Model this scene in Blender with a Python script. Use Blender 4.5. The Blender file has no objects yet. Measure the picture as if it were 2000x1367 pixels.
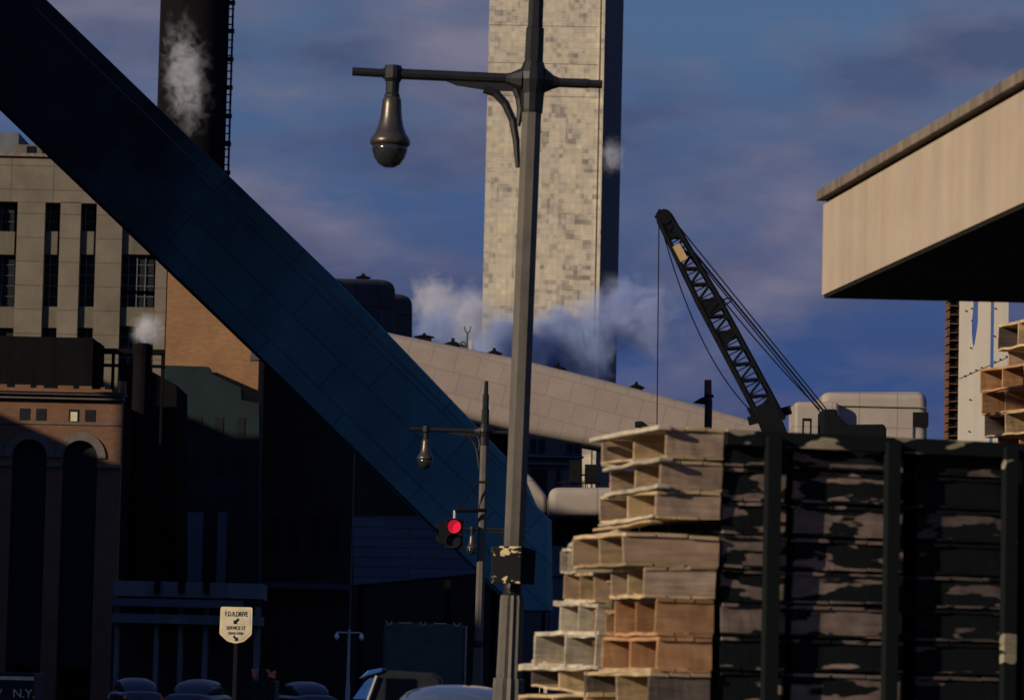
import bpy, bmesh, math, random
from mathutils import Vector, Matrix, noise
random.seed(7)
SC = bpy.context.scene
COL = SC.collection
R = math.radians
# ------------------------------------------------------------------ camera
FPX, CX, CY = 7500.0, 1000.0, 683.5          # focal length in photo pixels (135 mm lens), photo centre
EYE = Vector((0, 0, 1.6))
PITCH = math.atan((1335 - CY) / FPX)
ROLL = R(1.3)
_f = Vector((0, math.cos(PITCH), math.sin(PITCH)))
_u0 = Vector((0, -math.sin(PITCH), math.cos(PITCH)))
_r0 = Vector((1, 0, 0))
CR = _r0 * math.cos(ROLL) + _u0 * math.sin(ROLL)
CU = _u0 * math.cos(ROLL) - _r0 * math.sin(ROLL)
cam_d = bpy.data.cameras.new('camera')
cam = bpy.data.objects.new('camera', cam_d)
COL.objects.link(cam)
m = Matrix.Identity(4)
for i in range(3):
    m[i][0] = CR[i]; m[i][1] = CU[i]; m[i][2] = -_f[i]; m[i][3] = EYE[i]
cam.matrix_world = m
cam_d.lens = 135
cam_d.sensor_width = 36
cam_d.clip_start = 0.5
cam_d.clip_end = 9000
cam_d.dof.use_dof = True
cam_d.dof.focus_distance = 80
cam_d.dof.aperture_fstop = 5.0
SC.camera = cam
# ------------------------------------------------------------------ world and sun
SUN_AZ, SUN_EL = 52.0, 18.0                  # degrees left of straight behind the camera; height
SV = Vector((-math.sin(R(SUN_AZ)) * math.cos(R(SUN_EL)), -math.cos(R(SUN_AZ)) * math.cos(R(SUN_EL)), math.sin(R(SUN_EL))))
W = bpy.data.worlds.new("World")
SC.world = W
W.use_nodes = True
nt = W.node_tree
nt.nodes.clear()
def N(tree, kind, **kw):
    n = tree.nodes.new(kind)
    for k, v in kw.items():
        if k.startswith('i_'):
            n.inputs[k[2:].replace('_', ' ')].default_value = v
        else:
            setattr(n, k, v)
    return n
def math_node(tree, op, a=None, b=None, clamp=False):
    n = tree.nodes.new('ShaderNodeMath'); n.operation = op; n.use_clamp = clamp
    for i, x in enumerate((a, b)):
        if x is None: continue
        if isinstance(x, (int, float)): n.inputs[i].default_value = x
        else: tree.links.new(x, n.inputs[i])
    return n.outputs[0]
def mix_rgb(tree, fac, a, b, mode='MIX'):
    n = tree.nodes.new('ShaderNodeMix'); n.data_type = 'RGBA'; n.blend_type = mode
    for i, x in ((0, fac), (6, a), (7, b)):
        if isinstance(x, (int, float)): n.inputs[i].default_value = x
        elif isinstance(x, tuple): n.inputs[i].default_value = (*x[:3], 1)
        else: tree.links.new(x, n.inputs[i])
    return n.outputs[2]
def ramp(tree, fac, stops, interp='LINEAR'):
    n = tree.nodes.new('ShaderNodeValToRGB'); n.color_ramp.interpolation = interp
    e = n.color_ramp.elements
    while len(e) < len(stops): e.new(0.5)
    for k, (p, c) in enumerate(stops):
        e[k].position = p
        e[k].color = (c, c, c, 1) if isinstance(c, (int, float)) else (*c, 1)
    if fac is not None: tree.links.new(fac, n.inputs[0])
    return n.outputs[0]
L = nt.links.new
tc = N(nt, 'ShaderNodeTexCoord')
sep = N(nt, 'ShaderNodeSeparateXYZ'); L(tc.outputs['Generated'], sep.inputs[0])
# sky texture looked up well above the horizon band, where a clear evening sky is deep blue
zr = N(nt, 'ShaderNodeMapRange'); L(sep.outputs[2], zr.inputs[0])
zr.inputs[1].default_value = 0.0; zr.inputs[2].default_value = 0.6; zr.inputs[3].default_value = 1.5; zr.inputs[4].default_value = 1.1
cmb = N(nt, 'ShaderNodeCombineXYZ'); L(sep.outputs[0], cmb.inputs[0]); L(sep.outputs[1], cmb.inputs[1]); L(zr.outputs[0], cmb.inputs[2])
nrm = N(nt, 'ShaderNodeVectorMath', operation='NORMALIZE'); L(cmb.outputs[0], nrm.inputs[0])
sky = N(nt, 'ShaderNodeTexSky'); sky.sky_type = 'NISHITA'; sky.sun_disc = False
sky.sun_elevation = R(SUN_EL); sky.sun_rotation = R(180 + SUN_AZ)
L(nrm.outputs[0], sky.inputs[0])
tint = mix_rgb(nt, 1.0, sky.outputs[0], (0.98, 1.05, 1.27), 'MULTIPLY')
grad = ramp(nt, sep.outputs[2], [(0.0, (0.46, 0.62, 0.95)), (0.09, (0.58, 0.66, 0.90)), (0.17, (1.15, 1.22, 1.12)), (0.35, (0.26, 0.62, 1.05))])
tint = mix_rgb(nt, 1.0, tint, grad, 'MULTIPLY')
mp = N(nt, 'ShaderNodeMapping'); mp.inputs['Scale'].default_value = (1.0, 1.0, 2.6); L(tc.outputs['Generated'], mp.inputs[0])
mp.inputs['Location'].default_value = (0.31, 0.2, 0.15)
n1 = N(nt, 'ShaderNodeTexNoise'); n1.inputs['Scale'].default_value = 11; n1.inputs['Detail'].default_value = 7; n1.inputs['Roughness'].default_value = 0.55; L(mp.outputs[0], n1.inputs[0])
n2 = N(nt, 'ShaderNodeTexNoise'); n2.inputs['Scale'].default_value = 20; n2.inputs['Detail'].default_value = 6; L(mp.outputs[0], n2.inputs[0])
cl = ramp(nt, n1.outputs[0], [(0.42, 0.0), (0.60, 1.0)])
cl2 = ramp(nt, n2.outputs[0], [(0.36, 0.0), (0.70, 1.0)])
CLOUD = mix_rgb(nt, cl2, (0.60, 0.67, 1.34), (2.05, 1.83, 2.40))
SKY_OUT = mix_rgb(nt, math_node(nt, 'MULTIPLY', cl, 0.72), tint, CLOUD)
bg = N(nt, 'ShaderNodeBackground'); L(SKY_OUT, bg.inputs[0]); bg.inputs[1].default_value = 0.108
wo = N(nt, 'ShaderNodeOutputWorld'); L(bg.outputs[0], wo.inputs[0])

sd = bpy.data.lights.new('sun', 'SUN'); sd.energy = 4.2; sd.angle = R(0.5); sd.color = (1.0, 0.83, 0.60)
so = bpy.data.objects.new('sun', sd); COL.objects.link(so)
so.rotation_euler = SV.to_track_quat('Z', 'Y').to_euler()
so.location = (-40, -40, 60)
SC.cycles.volume_bounces = 4
SC.cycles.volume_step_rate = 1.0
SC.view_settings.view_transform = 'Standard'
SC.view_settings.look = 'None'
SC.view_settings.exposure = 0.0
SC.view_settings.gamma = 1.0
try: SC.view_settings.use_curve_mapping = False
except Exception: pass
# ------------------------------------------------------------------ pixel -> place
def ray(px, py):
    return (_f + CR * ((px - CX) / FPX) - CU * ((py - CY) / FPX))
def P(px, py, Y):
    "point seen at photo pixel px,py and Y metres away"
    d = ray(px, py)
    return EYE + d * ((Y - EYE.y) / d.y)
def hit(px, py, P0, n):
    d = ray(px, py)
    return EYE + d * ((P0 - EYE).dot(n) / d.dot(n))
# ------------------------------------------------------------------ materials
def new_mat(name):
    mt = bpy.data.materials.new(name); mt.use_nodes = True
    t = mt.node_tree
    return mt, t, t.nodes['Principled BSDF']
def coords(t, scale=(1, 1, 1), rot=(0, 0, 0)):
    c = N(t, 'ShaderNodeTexCoord'); mpp = N(t, 'ShaderNodeMapping')
    mpp.inputs['Scale'].default_value = scale; mpp.inputs['Rotation'].default_value = rot
    t.links.new(c.outputs['Object'], mpp.inputs[0])
    return mpp.outputs[0]
def mottled(name, c1, c2, scale=2.0, rough=0.8, metallic=0.0, streak=0.0, bump=0.1, spec=0.3, rnd=0.0, vert='z'):
    mt, t, b = new_mat(name)
    v = coords(t)
    n = N(t, 'ShaderNodeTexNoise'); n.inputs['Scale'].default_value = scale; n.inputs['Detail'].default_value = 8; n.inputs['Roughness'].default_value = 0.65
    t.links.new(v, n.inputs[0])
    f = ramp(t, n.outputs[0], [(0.3, 0.0), (0.7, 1.0)])
    col = mix_rgb(t, f, c1, c2)
    if streak:
        v2 = coords(t, (scale * 2.2, scale * 2.2, scale * 0.12))
        s = N(t, 'ShaderNodeTexNoise'); s.inputs['Scale'].default_value = 1.0; s.inputs['Detail'].default_value = 5
        t.links.new(v2, s.inputs[0])
        sf = ramp(t, s.outputs[0], [(0.40, 1.0), (0.72, 1.0 - streak)])
        col = mix_rgb(t, 1.0, col, sf, 'MULTIPLY')
    if rnd:
        oi = N(t, 'ShaderNodeObjectInfo')
        rf = ramp(t, oi.outputs['Random'], [(0.0, 1.0 - rnd), (1.0, 1.0 + rnd)])
        mr = N(t, 'ShaderNodeMapRange'); mr.inputs[3].default_value = 1 - rnd; mr.inputs[4].default_value = 1.0
        t.links.new(oi.outputs['Random'], mr.inputs[0])
        col = mix_rgb(t, 1.0, col, mr.outputs[0], 'MULTIPLY')
    t.links.new(col, b.inputs['Base Color'])
    b.inputs['Roughness'].default_value = rough
    b.inputs['Metallic'].default_value = metallic
    b.inputs['Specular IOR Level'].default_value = spec
    if bump:
        bp = N(t, 'ShaderNodeBump'); bp.inputs['Strength'].default_value = bump; bp.inputs['Distance'].default_value = 0.05
        t.links.new(n.outputs[0], bp.inputs['Height']); t.links.new(bp.outputs[0], b.inputs['Normal'])
    return mt
def bricky(name, c1, c2, mortar, bw, bh, ms=0.01, rot=(0, 0, 0), off=0.5, rough=0.85, dirt=0.35, bump=0.2, sq=1.0):
    mt, t, b = new_mat(name)
    v = coords(t, (1, 1, 1), rot)
    br = N(t, 'ShaderNodeTexBrick')
    br.inputs['Scale'].default_value = 1.0
    br.inputs['Brick Width'].default_value = bw; br.inputs['Row Height'].default_value = bh
    br.inputs['Mortar Size'].default_value = ms; br.inputs['Mortar Smooth'].default_value = 0.3
    br.inputs['Color1'].default_value = (*c1, 1); br.inputs['Color2'].default_value = (*c2, 1); br.inputs['Mortar'].default_value = (*mortar, 1)
    br.offset = off
    t.links.new(v, br.inputs[0])
    n = N(t, 'ShaderNodeTexNoise'); n.inputs['Scale'].default_value = 0.35; n.inputs['Detail'].default_value = 9; n.inputs['Roughness'].default_value = 0.7
    t.links.new(coords(t), n.inputs[0])
    d = ramp(t, n.outputs[0], [(0.3, 1.0 - dirt), (0.7, 1.0)])
    col = mix_rgb(t, 1.0, br.outputs[0], d, 'MULTIPLY')
    t.links.new(col, b.inputs['Base Color'])
    b.inputs['Roughness'].default_value = rough; b.inputs['Specular IOR Level'].default_value = 0.2
    if bump:
        bp = N(t, 'ShaderNodeBump'); bp.inputs['Strength'].default_value = bump; bp.inputs['Distance'].default_value = 0.03; bp.invert = True
        t.links.new(br.outputs['Fac'], bp.inputs['Height']); t.links.new(bp.outputs[0], b.inputs['Normal'])
    return mt
def flat(name, c, rough=0.5, metallic=0.0, spec=0.5, coat=0.0):
    mt, t, b = new_mat(name)
    n = N(t, 'ShaderNodeTexNoise'); n.inputs['Scale'].default_value = 6; n.inputs['Detail'].default_value = 6
    t.links.new(coords(t), n.inputs[0])
    f = ramp(t, n.outputs[0], [(0.3, 0.8), (0.7, 1.15)])
    t.links.new(mix_rgb(t, 1.0, c, f, 'MULTIPLY'), b.inputs['Base Color'])
    b.inputs['Roughness'].default_value = rough; b.inputs['Metallic'].default_value = metallic
    b.inputs['Specular IOR Level'].default_value = spec; b.inputs['Coat Weight'].default_value = coat
    return mt
VERT = (R(90), 0, 0)      # texture laid on the local x-z plane
M = {}
M['limestone'] = bricky('limestone', (0.19, 0.163, 0.125), (0.168, 0.146, 0.112), (0.11, 0.096, 0.076), 2.9, 1.65, 0.04, rot=(R(-90), 0, 0), off=0.0, dirt=0.4)
M['spandrel'] = mottled('spandrel', (0.125, 0.108, 0.078), (0.10, 0.088, 0.062), 1.2, streak=0.2)
M['brick_tan'] = bricky('brick_tan', (0.31, 0.165, 0.08), (0.25, 0.13, 0.062), (0.24, 0.15, 0.09), 0.45, 0.15, 0.02, rot=(R(-90), 0, 0), dirt=0.3)
M['brick_red'] = bricky('brick_red', (0.20, 0.10, 0.06), (0.16, 0.08, 0.05), (0.14, 0.09, 0.06), 0.45, 0.15, 0.02, rot=(R(-90), 0, 0), dirt=0.35)
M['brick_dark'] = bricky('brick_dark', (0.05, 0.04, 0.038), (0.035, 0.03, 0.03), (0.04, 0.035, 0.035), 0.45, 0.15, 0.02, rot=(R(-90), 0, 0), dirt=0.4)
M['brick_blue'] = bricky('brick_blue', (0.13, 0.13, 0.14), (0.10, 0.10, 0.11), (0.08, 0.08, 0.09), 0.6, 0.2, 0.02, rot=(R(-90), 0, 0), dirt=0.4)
M['archstone'] = mottled('archstone', (0.13, 0.11, 0.09), (0.08, 0.07, 0.06), 1.5)
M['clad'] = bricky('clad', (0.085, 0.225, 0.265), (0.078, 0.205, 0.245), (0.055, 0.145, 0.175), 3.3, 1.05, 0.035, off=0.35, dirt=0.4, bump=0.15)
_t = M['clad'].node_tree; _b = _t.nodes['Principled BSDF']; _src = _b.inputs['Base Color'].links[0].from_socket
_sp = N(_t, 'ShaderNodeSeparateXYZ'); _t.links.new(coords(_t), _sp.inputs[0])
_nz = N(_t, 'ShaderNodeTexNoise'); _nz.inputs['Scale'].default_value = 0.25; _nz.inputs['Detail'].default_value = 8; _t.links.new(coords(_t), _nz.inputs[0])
_shade_fall = math_node(_t, 'ADD', math_node(_t, 'MULTIPLY', _sp.outputs[0], 1 / 22.0), math_node(_t, 'MULTIPLY', _nz.outputs[0], 0.9))  # darker up the slope: shade falloff put into the cladding colour
_sr = ramp(_t, _shade_fall, [(0.0, 0.12), (0.45, 1.0)])
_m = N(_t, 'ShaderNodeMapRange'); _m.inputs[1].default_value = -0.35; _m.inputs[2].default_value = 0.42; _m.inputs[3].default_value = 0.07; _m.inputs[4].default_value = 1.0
_t.links.new(_shade_fall, _m.inputs[0])
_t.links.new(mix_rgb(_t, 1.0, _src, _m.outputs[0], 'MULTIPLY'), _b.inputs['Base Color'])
M['clad_lit'] = bricky('clad_lit', (0.31, 0.255, 0.22), (0.295, 0.242, 0.21), (0.235, 0.195, 0.17), 1.5, 1.3, 0.03, off=0.3, dirt=0.25, bump=0.3)
M['clad_house'] = bricky('clad_house', (0.36, 0.31, 0.26), (0.33, 0.28, 0.24), (0.22, 0.19, 0.17), 2.2, 2.0, 0.03, off=0.0, dirt=0.25)
M['siding'] = bricky('siding', (0.09, 0.11, 0.15), (0.08, 0.10, 0.135), (0.04, 0.05, 0.065), 30, 0.55, 0.03, dirt=0.35)
M['black'] = mottled('black', (0.012, 0.012, 0.013), (0.006, 0.006, 0.007), 2.0, rough=0.95, spec=0.05)
M['soot'] = mottled('soot', (0.009, 0.008, 0.009), (0.006, 0.006, 0.007), 0.6, rough=0.95, spec=0.03, streak=0.3)
M['glass_dark'] = flat('glass_dark', (0.010, 0.012, 0.016), 0.6, spec=0.12)
M['frame'] = flat('frame', (0.06, 0.065, 0.07), 0.6)
M['lamp_iron'] = mottled('lamp_iron', (0.08, 0.078, 0.07), (0.05, 0.049, 0.045), 5.0, rough=0.5, spec=0.4, streak=0.25, bump=0.05)
M['lamp_dark'] = mottled('lamp_dark', (0.012, 0.012, 0.012), (0.007, 0.007, 0.008), 6.0, rough=0.5, spec=0.3, bump=0.05)
M['shade'] = mottled('shade', (0.085, 0.07, 0.05), (0.04, 0.035, 0.028), 9.0, rough=0.35, metallic=0.5, spec=0.6, bump=0.03)
M['post_paint'] = mottled('post_paint', (0.115, 0.10, 0.082), (0.075, 0.067, 0.057), 5.0, rough=0.6, spec=0.35, streak=0.3, bump=0.05)
M['conc'] = mottled('conc', (0.43, 0.35, 0.27), (0.36, 0.285, 0.21), 1.4, rough=0.9, streak=0.13, bump=0.04)
M['coping'] = mottled('coping', (0.22, 0.175, 0.135), (0.145, 0.115, 0.09), 2.5, rough=0.9, streak=0.45, bump=0.1)
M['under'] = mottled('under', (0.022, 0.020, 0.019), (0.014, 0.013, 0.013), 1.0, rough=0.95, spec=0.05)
M['white_paint'] = mottled('white_paint', (0.55, 0.50, 0.41), (0.50, 0.45, 0.365), 3.0, rough=0.7, streak=0.1, bump=0.03)
M['rust'] = mottled('rust', (0.17, 0.08, 0.042), (0.09, 0.042, 0.026), 7.0, rough=0.85)
M['crane_paint'] = mottled('crane_paint', (0.007, 0.008, 0.011), (0.004, 0.005, 0.007), 4.0, rough=0.8, spec=0.08)
M['plate'] = mottled('plate', (0.50, 0.34, 0.16), (0.34, 0.22, 0.10), 7.0, rough=0.7)
M['sign_cream'] = flat('sign_cream', (0.56, 0.48, 0.33), 0.6)
M['sign_edge'] = flat('sign_edge', (0.62, 0.52, 0.30), 0.6)
M['ink'] = flat('ink', (0.008, 0.008, 0.010), 0.8, spec=0.08)
M['pale'] = mottled('pale', (0.45, 0.43, 0.40), (0.33, 0.32, 0.30), 4.0, rough=0.6)
M['canvas'] = mottled('canvas', (0.07, 0.085, 0.07), (0.045, 0.055, 0.05), 3.0, rough=0.95)
M['rope'] = flat('rope', (0.42, 0.33, 0.20), 0.9)
M['car_grey'] = flat('car_grey', (0.10, 0.13, 0.16), 0.25, metallic=0.3, coat=0.7)
M['car_navy'] = flat('car_navy', (0.012, 0.02, 0.04), 0.35, metallic=0.1, coat=0.25)
M['car_blue'] = flat('car_blue', (0.02, 0.08, 0.26), 0.3, metallic=0.2, coat=0.7)
M['car_glass'] = flat('car_glass', (0.01, 0.012, 0.016), 0.08, spec=0.8)
M['rubber'] = flat('rubber', (0.015, 0.015, 0.015), 0.9)
M['chrome'] = flat('chrome', (0.6, 0.6, 0.6), 0.15, metallic=1.0)
M['truck_dark'] = flat('truck_dark', (0.010, 0.012, 0.016), 0.6, spec=0.2)
M['orange'] = flat('orange', (0.75, 0.17, 0.07), 0.6)
M['asphalt'] = mottled('asphalt', (0.055, 0.053, 0.05), (0.04, 0.039, 0.037), 3.0, rough=0.95)
M['pavement'] = bricky('pavement', (0.20, 0.19, 0.17), (0.17, 0.16, 0.15), (0.09, 0.085, 0.08), 1.5, 1.5, 0.02, off=0.0)
M['lines'] = flat('lines', (0.6, 0.58, 0.5), 0.8)
M['earth'] = mottled('earth', (0.08, 0.07, 0.055), (0.05, 0.045, 0.04), 0.4, rough=1.0)
M['conc_grey'] = mottled('conc_grey', (0.14, 0.15, 0.165), (0.09, 0.10, 0.115), 0.8, rough=0.9, streak=0.3)
M['shadow_dark'] = bricky('shadow_dark', (0.022, 0.042, 0.05), (0.016, 0.034, 0.042), (0.012, 0.025, 0.03), 0.6, 0.2, 0.02, rot=(R(-90), 0, 0), dirt=0.5)
M['steel_green'] = flat('steel_green', (0.045, 0.055, 0.05), 0.6)

def wood(name, c1, c2, green=0.0, rnd=0.3):
    "rough grain along local x; green > 0 leaves that share of old dark green paint in ragged patches"
    mt, t, b = new_mat(name)
    oi = N(t, 'ShaderNodeObjectInfo')
    cc = N(t, 'ShaderNodeTexCoord')
    ad = N(t, 'ShaderNodeVectorMath', operation='ADD'); t.links.new(cc.outputs['Object'], ad.inputs[0])
    sc = N(t, 'ShaderNodeVectorMath', operation='SCALE'); sc.inputs[0].default_value = (13.1, 7.7, 29.3); t.links.new(oi.outputs['Random'], sc.inputs['Scale'])
    t.links.new(sc.outputs[0], ad.inputs[1])
    mpp = N(t, 'ShaderNodeMapping'); mpp.inputs['Scale'].default_value = (3, 5, 34); t.links.new(ad.outputs[0], mpp.inputs[0])
    g = N(t, 'ShaderNodeTexNoise'); g.inputs['Scale'].default_value = 1; g.inputs['Detail'].default_value = 6; g.inputs['Roughness'].default_value = 0.7; t.links.new(mpp.outputs[0], g.inputs[0])
    bl = N(t, 'ShaderNodeTexNoise'); bl.inputs['Scale'].default_value = 7; bl.inputs['Detail'].default_value = 7; t.links.new(ad.outputs[0], bl.inputs[0])
    f = math_node(t, 'ADD', math_node(t, 'MULTIPLY', g.outputs[0], 0.55), math_node(t, 'MULTIPLY', bl.outputs[0], 0.5))
    f = ramp(t, f, [(0.38, 0.0), (0.66, 1.0)])
    col = mix_rgb(t, f, c2, c1)
    mr = N(t, 'ShaderNodeMapRange'); mr.inputs[3].default_value = 1 - rnd; mr.inputs[4].default_value = 1.0 + rnd * 0.3
    t.links.new(oi.outputs['Random'], mr.inputs[0])
    col = mix_rgb(t, 1.0, col, mr.outputs[0], 'MULTIPLY')
    nail = None
    if green:
        m2 = N(t, 'ShaderNodeMapping'); m2.inputs['Scale'].default_value = (2.5, 2.5, 8.5); t.links.new(ad.outputs[0], m2.inputs[0])
        p = N(t, 'ShaderNodeTexNoise'); p.inputs['Scale'].default_value = 1.0; p.inputs['Detail'].default_value = 3; p.inputs['Roughness'].default_value = 0.45; t.links.new(m2.outputs[0], p.inputs[0])
        e = 0.62 - green * 0.25
        pv_ = math_node(t, 'ADD', p.outputs[0], math_node(t, 'MULTIPLY', math_node(t, 'SUBTRACT', oi.outputs['Random'], 0.5), 0.22))
        pf = ramp(t, pv_, [(e, 0.0), (e + 0.02, 1.0)])
        col = mix_rgb(t, pf, col, (0.0022, 0.0048, 0.0056))
    t.links.new(col, b.inputs['Base Color'])
    b.inputs['Roughness'].default_value = 0.85; b.inputs['Specular IOR Level'].default_value = 0.2
    bp = N(t, 'ShaderNodeBump'); bp.inputs['Strength'].default_value = 0.5; bp.inputs['Distance'].default_value = 0.01
    t.links.new(g.outputs[0], bp.inputs['Height']); t.links.new(bp.outputs[0], b.inputs['Normal'])
    return mt
M['wood_grey'] = wood('wood_grey', (0.47, 0.34, 0.245), (0.19, 0.135, 0.10))
M['wood_inner_shade'] = wood('wood_inner_shade', (0.10, 0.072, 0.05), (0.03, 0.024, 0.018))  # darkened so the open crates look shaded inside
M['wood_orange'] = wood('wood_orange', (0.46, 0.26, 0.13), (0.25, 0.125, 0.06))
M['wood_tan'] = wood('wood_tan', (0.52, 0.36, 0.24), (0.27, 0.18, 0.12))
M['wood_dark'] = wood('wood_dark', (0.13, 0.10, 0.085), (0.05, 0.042, 0.038))
M['wood_inner_shade2'] = wood('wood_inner_shade2', (0.22, 0.115, 0.05), (0.08, 0.042, 0.022))
M['wood_white'] = wood('wood_white', (0.62, 0.55, 0.42), (0.22, 0.18, 0.135))
M['wood_edge'] = wood('wood_edge', (0.60, 0.45, 0.26), (0.22, 0.155, 0.09))
M['wood_green'] = wood('wood_green', (0.29, 0.215, 0.18), (0.13, 0.098, 0.085), green=0.56)
M['wood_green2'] = wood('wood_green2', (0.16, 0.12, 0.11), (0.07, 0.055, 0.052), green=0.80)
M['dark_post'] = wood('dark_post', (0.30, 0.27, 0.19), (0.16, 0.14, 0.10), green=1.42, rnd=0.0)
M['green_post'] = wood('green_post', (0.36, 0.32, 0.22), (0.20, 0.17, 0.12), green=1.10, rnd=0.0)

def marble():
    mt, t, b = new_mat('marble')
    cc = N(t, 'ShaderNodeTexCoord')
    def cells(sx, sz, off):
        mpp = N(t, 'ShaderNodeMapping'); mpp.inputs['Scale'].default_value = (sx, 0.0, sz); mpp.inputs['Location'].default_value = (off, 0, off)
        t.links.new(cc.outputs['Object'], mpp.inputs[0])
        fl = N(t, 'ShaderNodeVectorMath', operation='FLOOR'); t.links.new(mpp.outputs[0], fl.inputs[0])
        wn = N(t, 'ShaderNodeTexWhiteNoise'); wn.noise_dimensions = '3D'; t.links.new(fl.outputs[0], wn.inputs[0])
        return wn.outputs[0]
    a = cells(1.2, 1.0, 3.3); b2 = cells(0.3, 0.375, 11.7); c3 = cells(0.6, 1.0, 5.1)
    s = math_node(t, 'ADD', math_node(t, 'MULTIPLY', a, 0.36), math_node(t, 'MULTIPLY', b2, 0.34))
    s = math_node(t, 'ADD', s, math_node(t, 'MULTIPLY', c3, 0.30))
    col = ramp(t, s, [(0.10, (0.25, 0.22, 0.19)), (0.28, (0.38, 0.335, 0.275)), (0.42, (0.49, 0.44, 0.35)), (0.8, (0.59, 0.51, 0.365)), (1.0, (0.69, 0.62, 0.46))])
    # joints
    br = N(t, 'ShaderNodeTexBrick'); br.offset = 0.0; br.inputs['Scale'].default_value = 1
    br.inputs['Brick Width'].default_value = 1.1111; br.inputs['Row Height'].default_value = 1.3333; br.inputs['Mortar Size'].default_value = 0.04
    mpp = N(t, 'ShaderNodeMapping'); mpp.inputs['Rotation'].default_value = (R(-90), 0, 0); t.links.new(cc.outputs['Object'], mpp.inputs[0]); t.links.new(mpp.outputs[0], br.inputs[0])
    br.inputs['Color1'].default_value = (1, 1, 1, 1); br.inputs['Color2'].default_value = (0.93, 0.93, 0.93, 1); br.inputs['Mortar'].default_value = (0.82, 0.80, 0.78, 1)
    col = mix_rgb(t, 1.0, col, br.outputs[0], 'MULTIPLY')
    # stone worn and veined
    n = N(t, 'ShaderNodeTexNoise'); n.inputs['Scale'].default_value = 0.22; n.inputs['Detail'].default_value = 10; n.inputs['Roughness'].default_value = 0.7; t.links.new(cc.outputs['Object'], n.inputs[0])
    col = mix_rgb(t, 1.0, col, ramp(t, n.outputs[0], [(0.35, 0.80), (0.62, 1.0)]), 'MULTIPLY')
    t.links.new(col, b.inputs['Base Color']); b.inputs['Roughness'].default_value = 0.75; b.inputs['Specular IOR Level'].default_value = 0.25
    return mt
M['marble'] = marble()

def volume_mat(name, color, dens, nscale, thr, seed=0.0, aniso=-0.1, stretch=(1, 1, 1), sharp=6.0):
    mt = bpy.data.materials.new(name); mt.use_nodes = True
    t = mt.node_tree; t.nodes.clear()
    out = N(t, 'ShaderNodeOutputMaterial'); pv = N(t, 'ShaderNodeVolumePrincipled')
    t.links.new(pv.outputs[0], out.inputs['Volume'])
    pv.inputs['Color'].default_value = (*color, 1); pv.inputs['Anisotropy'].default_value = aniso
    cc = N(t, 'ShaderNodeTexCoord')
    ln = N(t, 'ShaderNodeVectorMath', operation='LENGTH'); t.links.new(cc.outputs['Object'], ln.inputs[0])
    fo = ramp(t, ln.outputs['Value'], [(0.25, 1.0), (0.98, 0.0)])
    mpp = N(t, 'ShaderNodeMapping'); mpp.inputs['Location'].default_value = (seed, seed * 0.7, seed * 1.3); mpp.inputs['Scale'].default_value = stretch; t.links.new(cc.outputs['Object'], mpp.inputs[0])
    n = N(t, 'ShaderNodeTexNoise'); n.inputs['Scale'].default_value = nscale; n.inputs['Detail'].default_value = 6; n.inputs['Roughness'].default_value = 0.62; n.inputs['Distortion'].default_value = 0.6
    t.links.new(mpp.outputs[0], n.inputs[0])
    x = math_node(t, 'SUBTRACT', math_node(t, 'ADD', n.outputs[0], math_node(t, 'MULTIPLY', fo, 0.30)), thr + 0.25)
    x = math_node(t, 'MULTIPLY', x, sharp, clamp=True)
    x = math_node(t, 'MULTIPLY', x, fo)
    t.links.new(math_node(t, 'MULTIPLY', x, dens), pv.inputs['Density'])
    return mt
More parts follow.
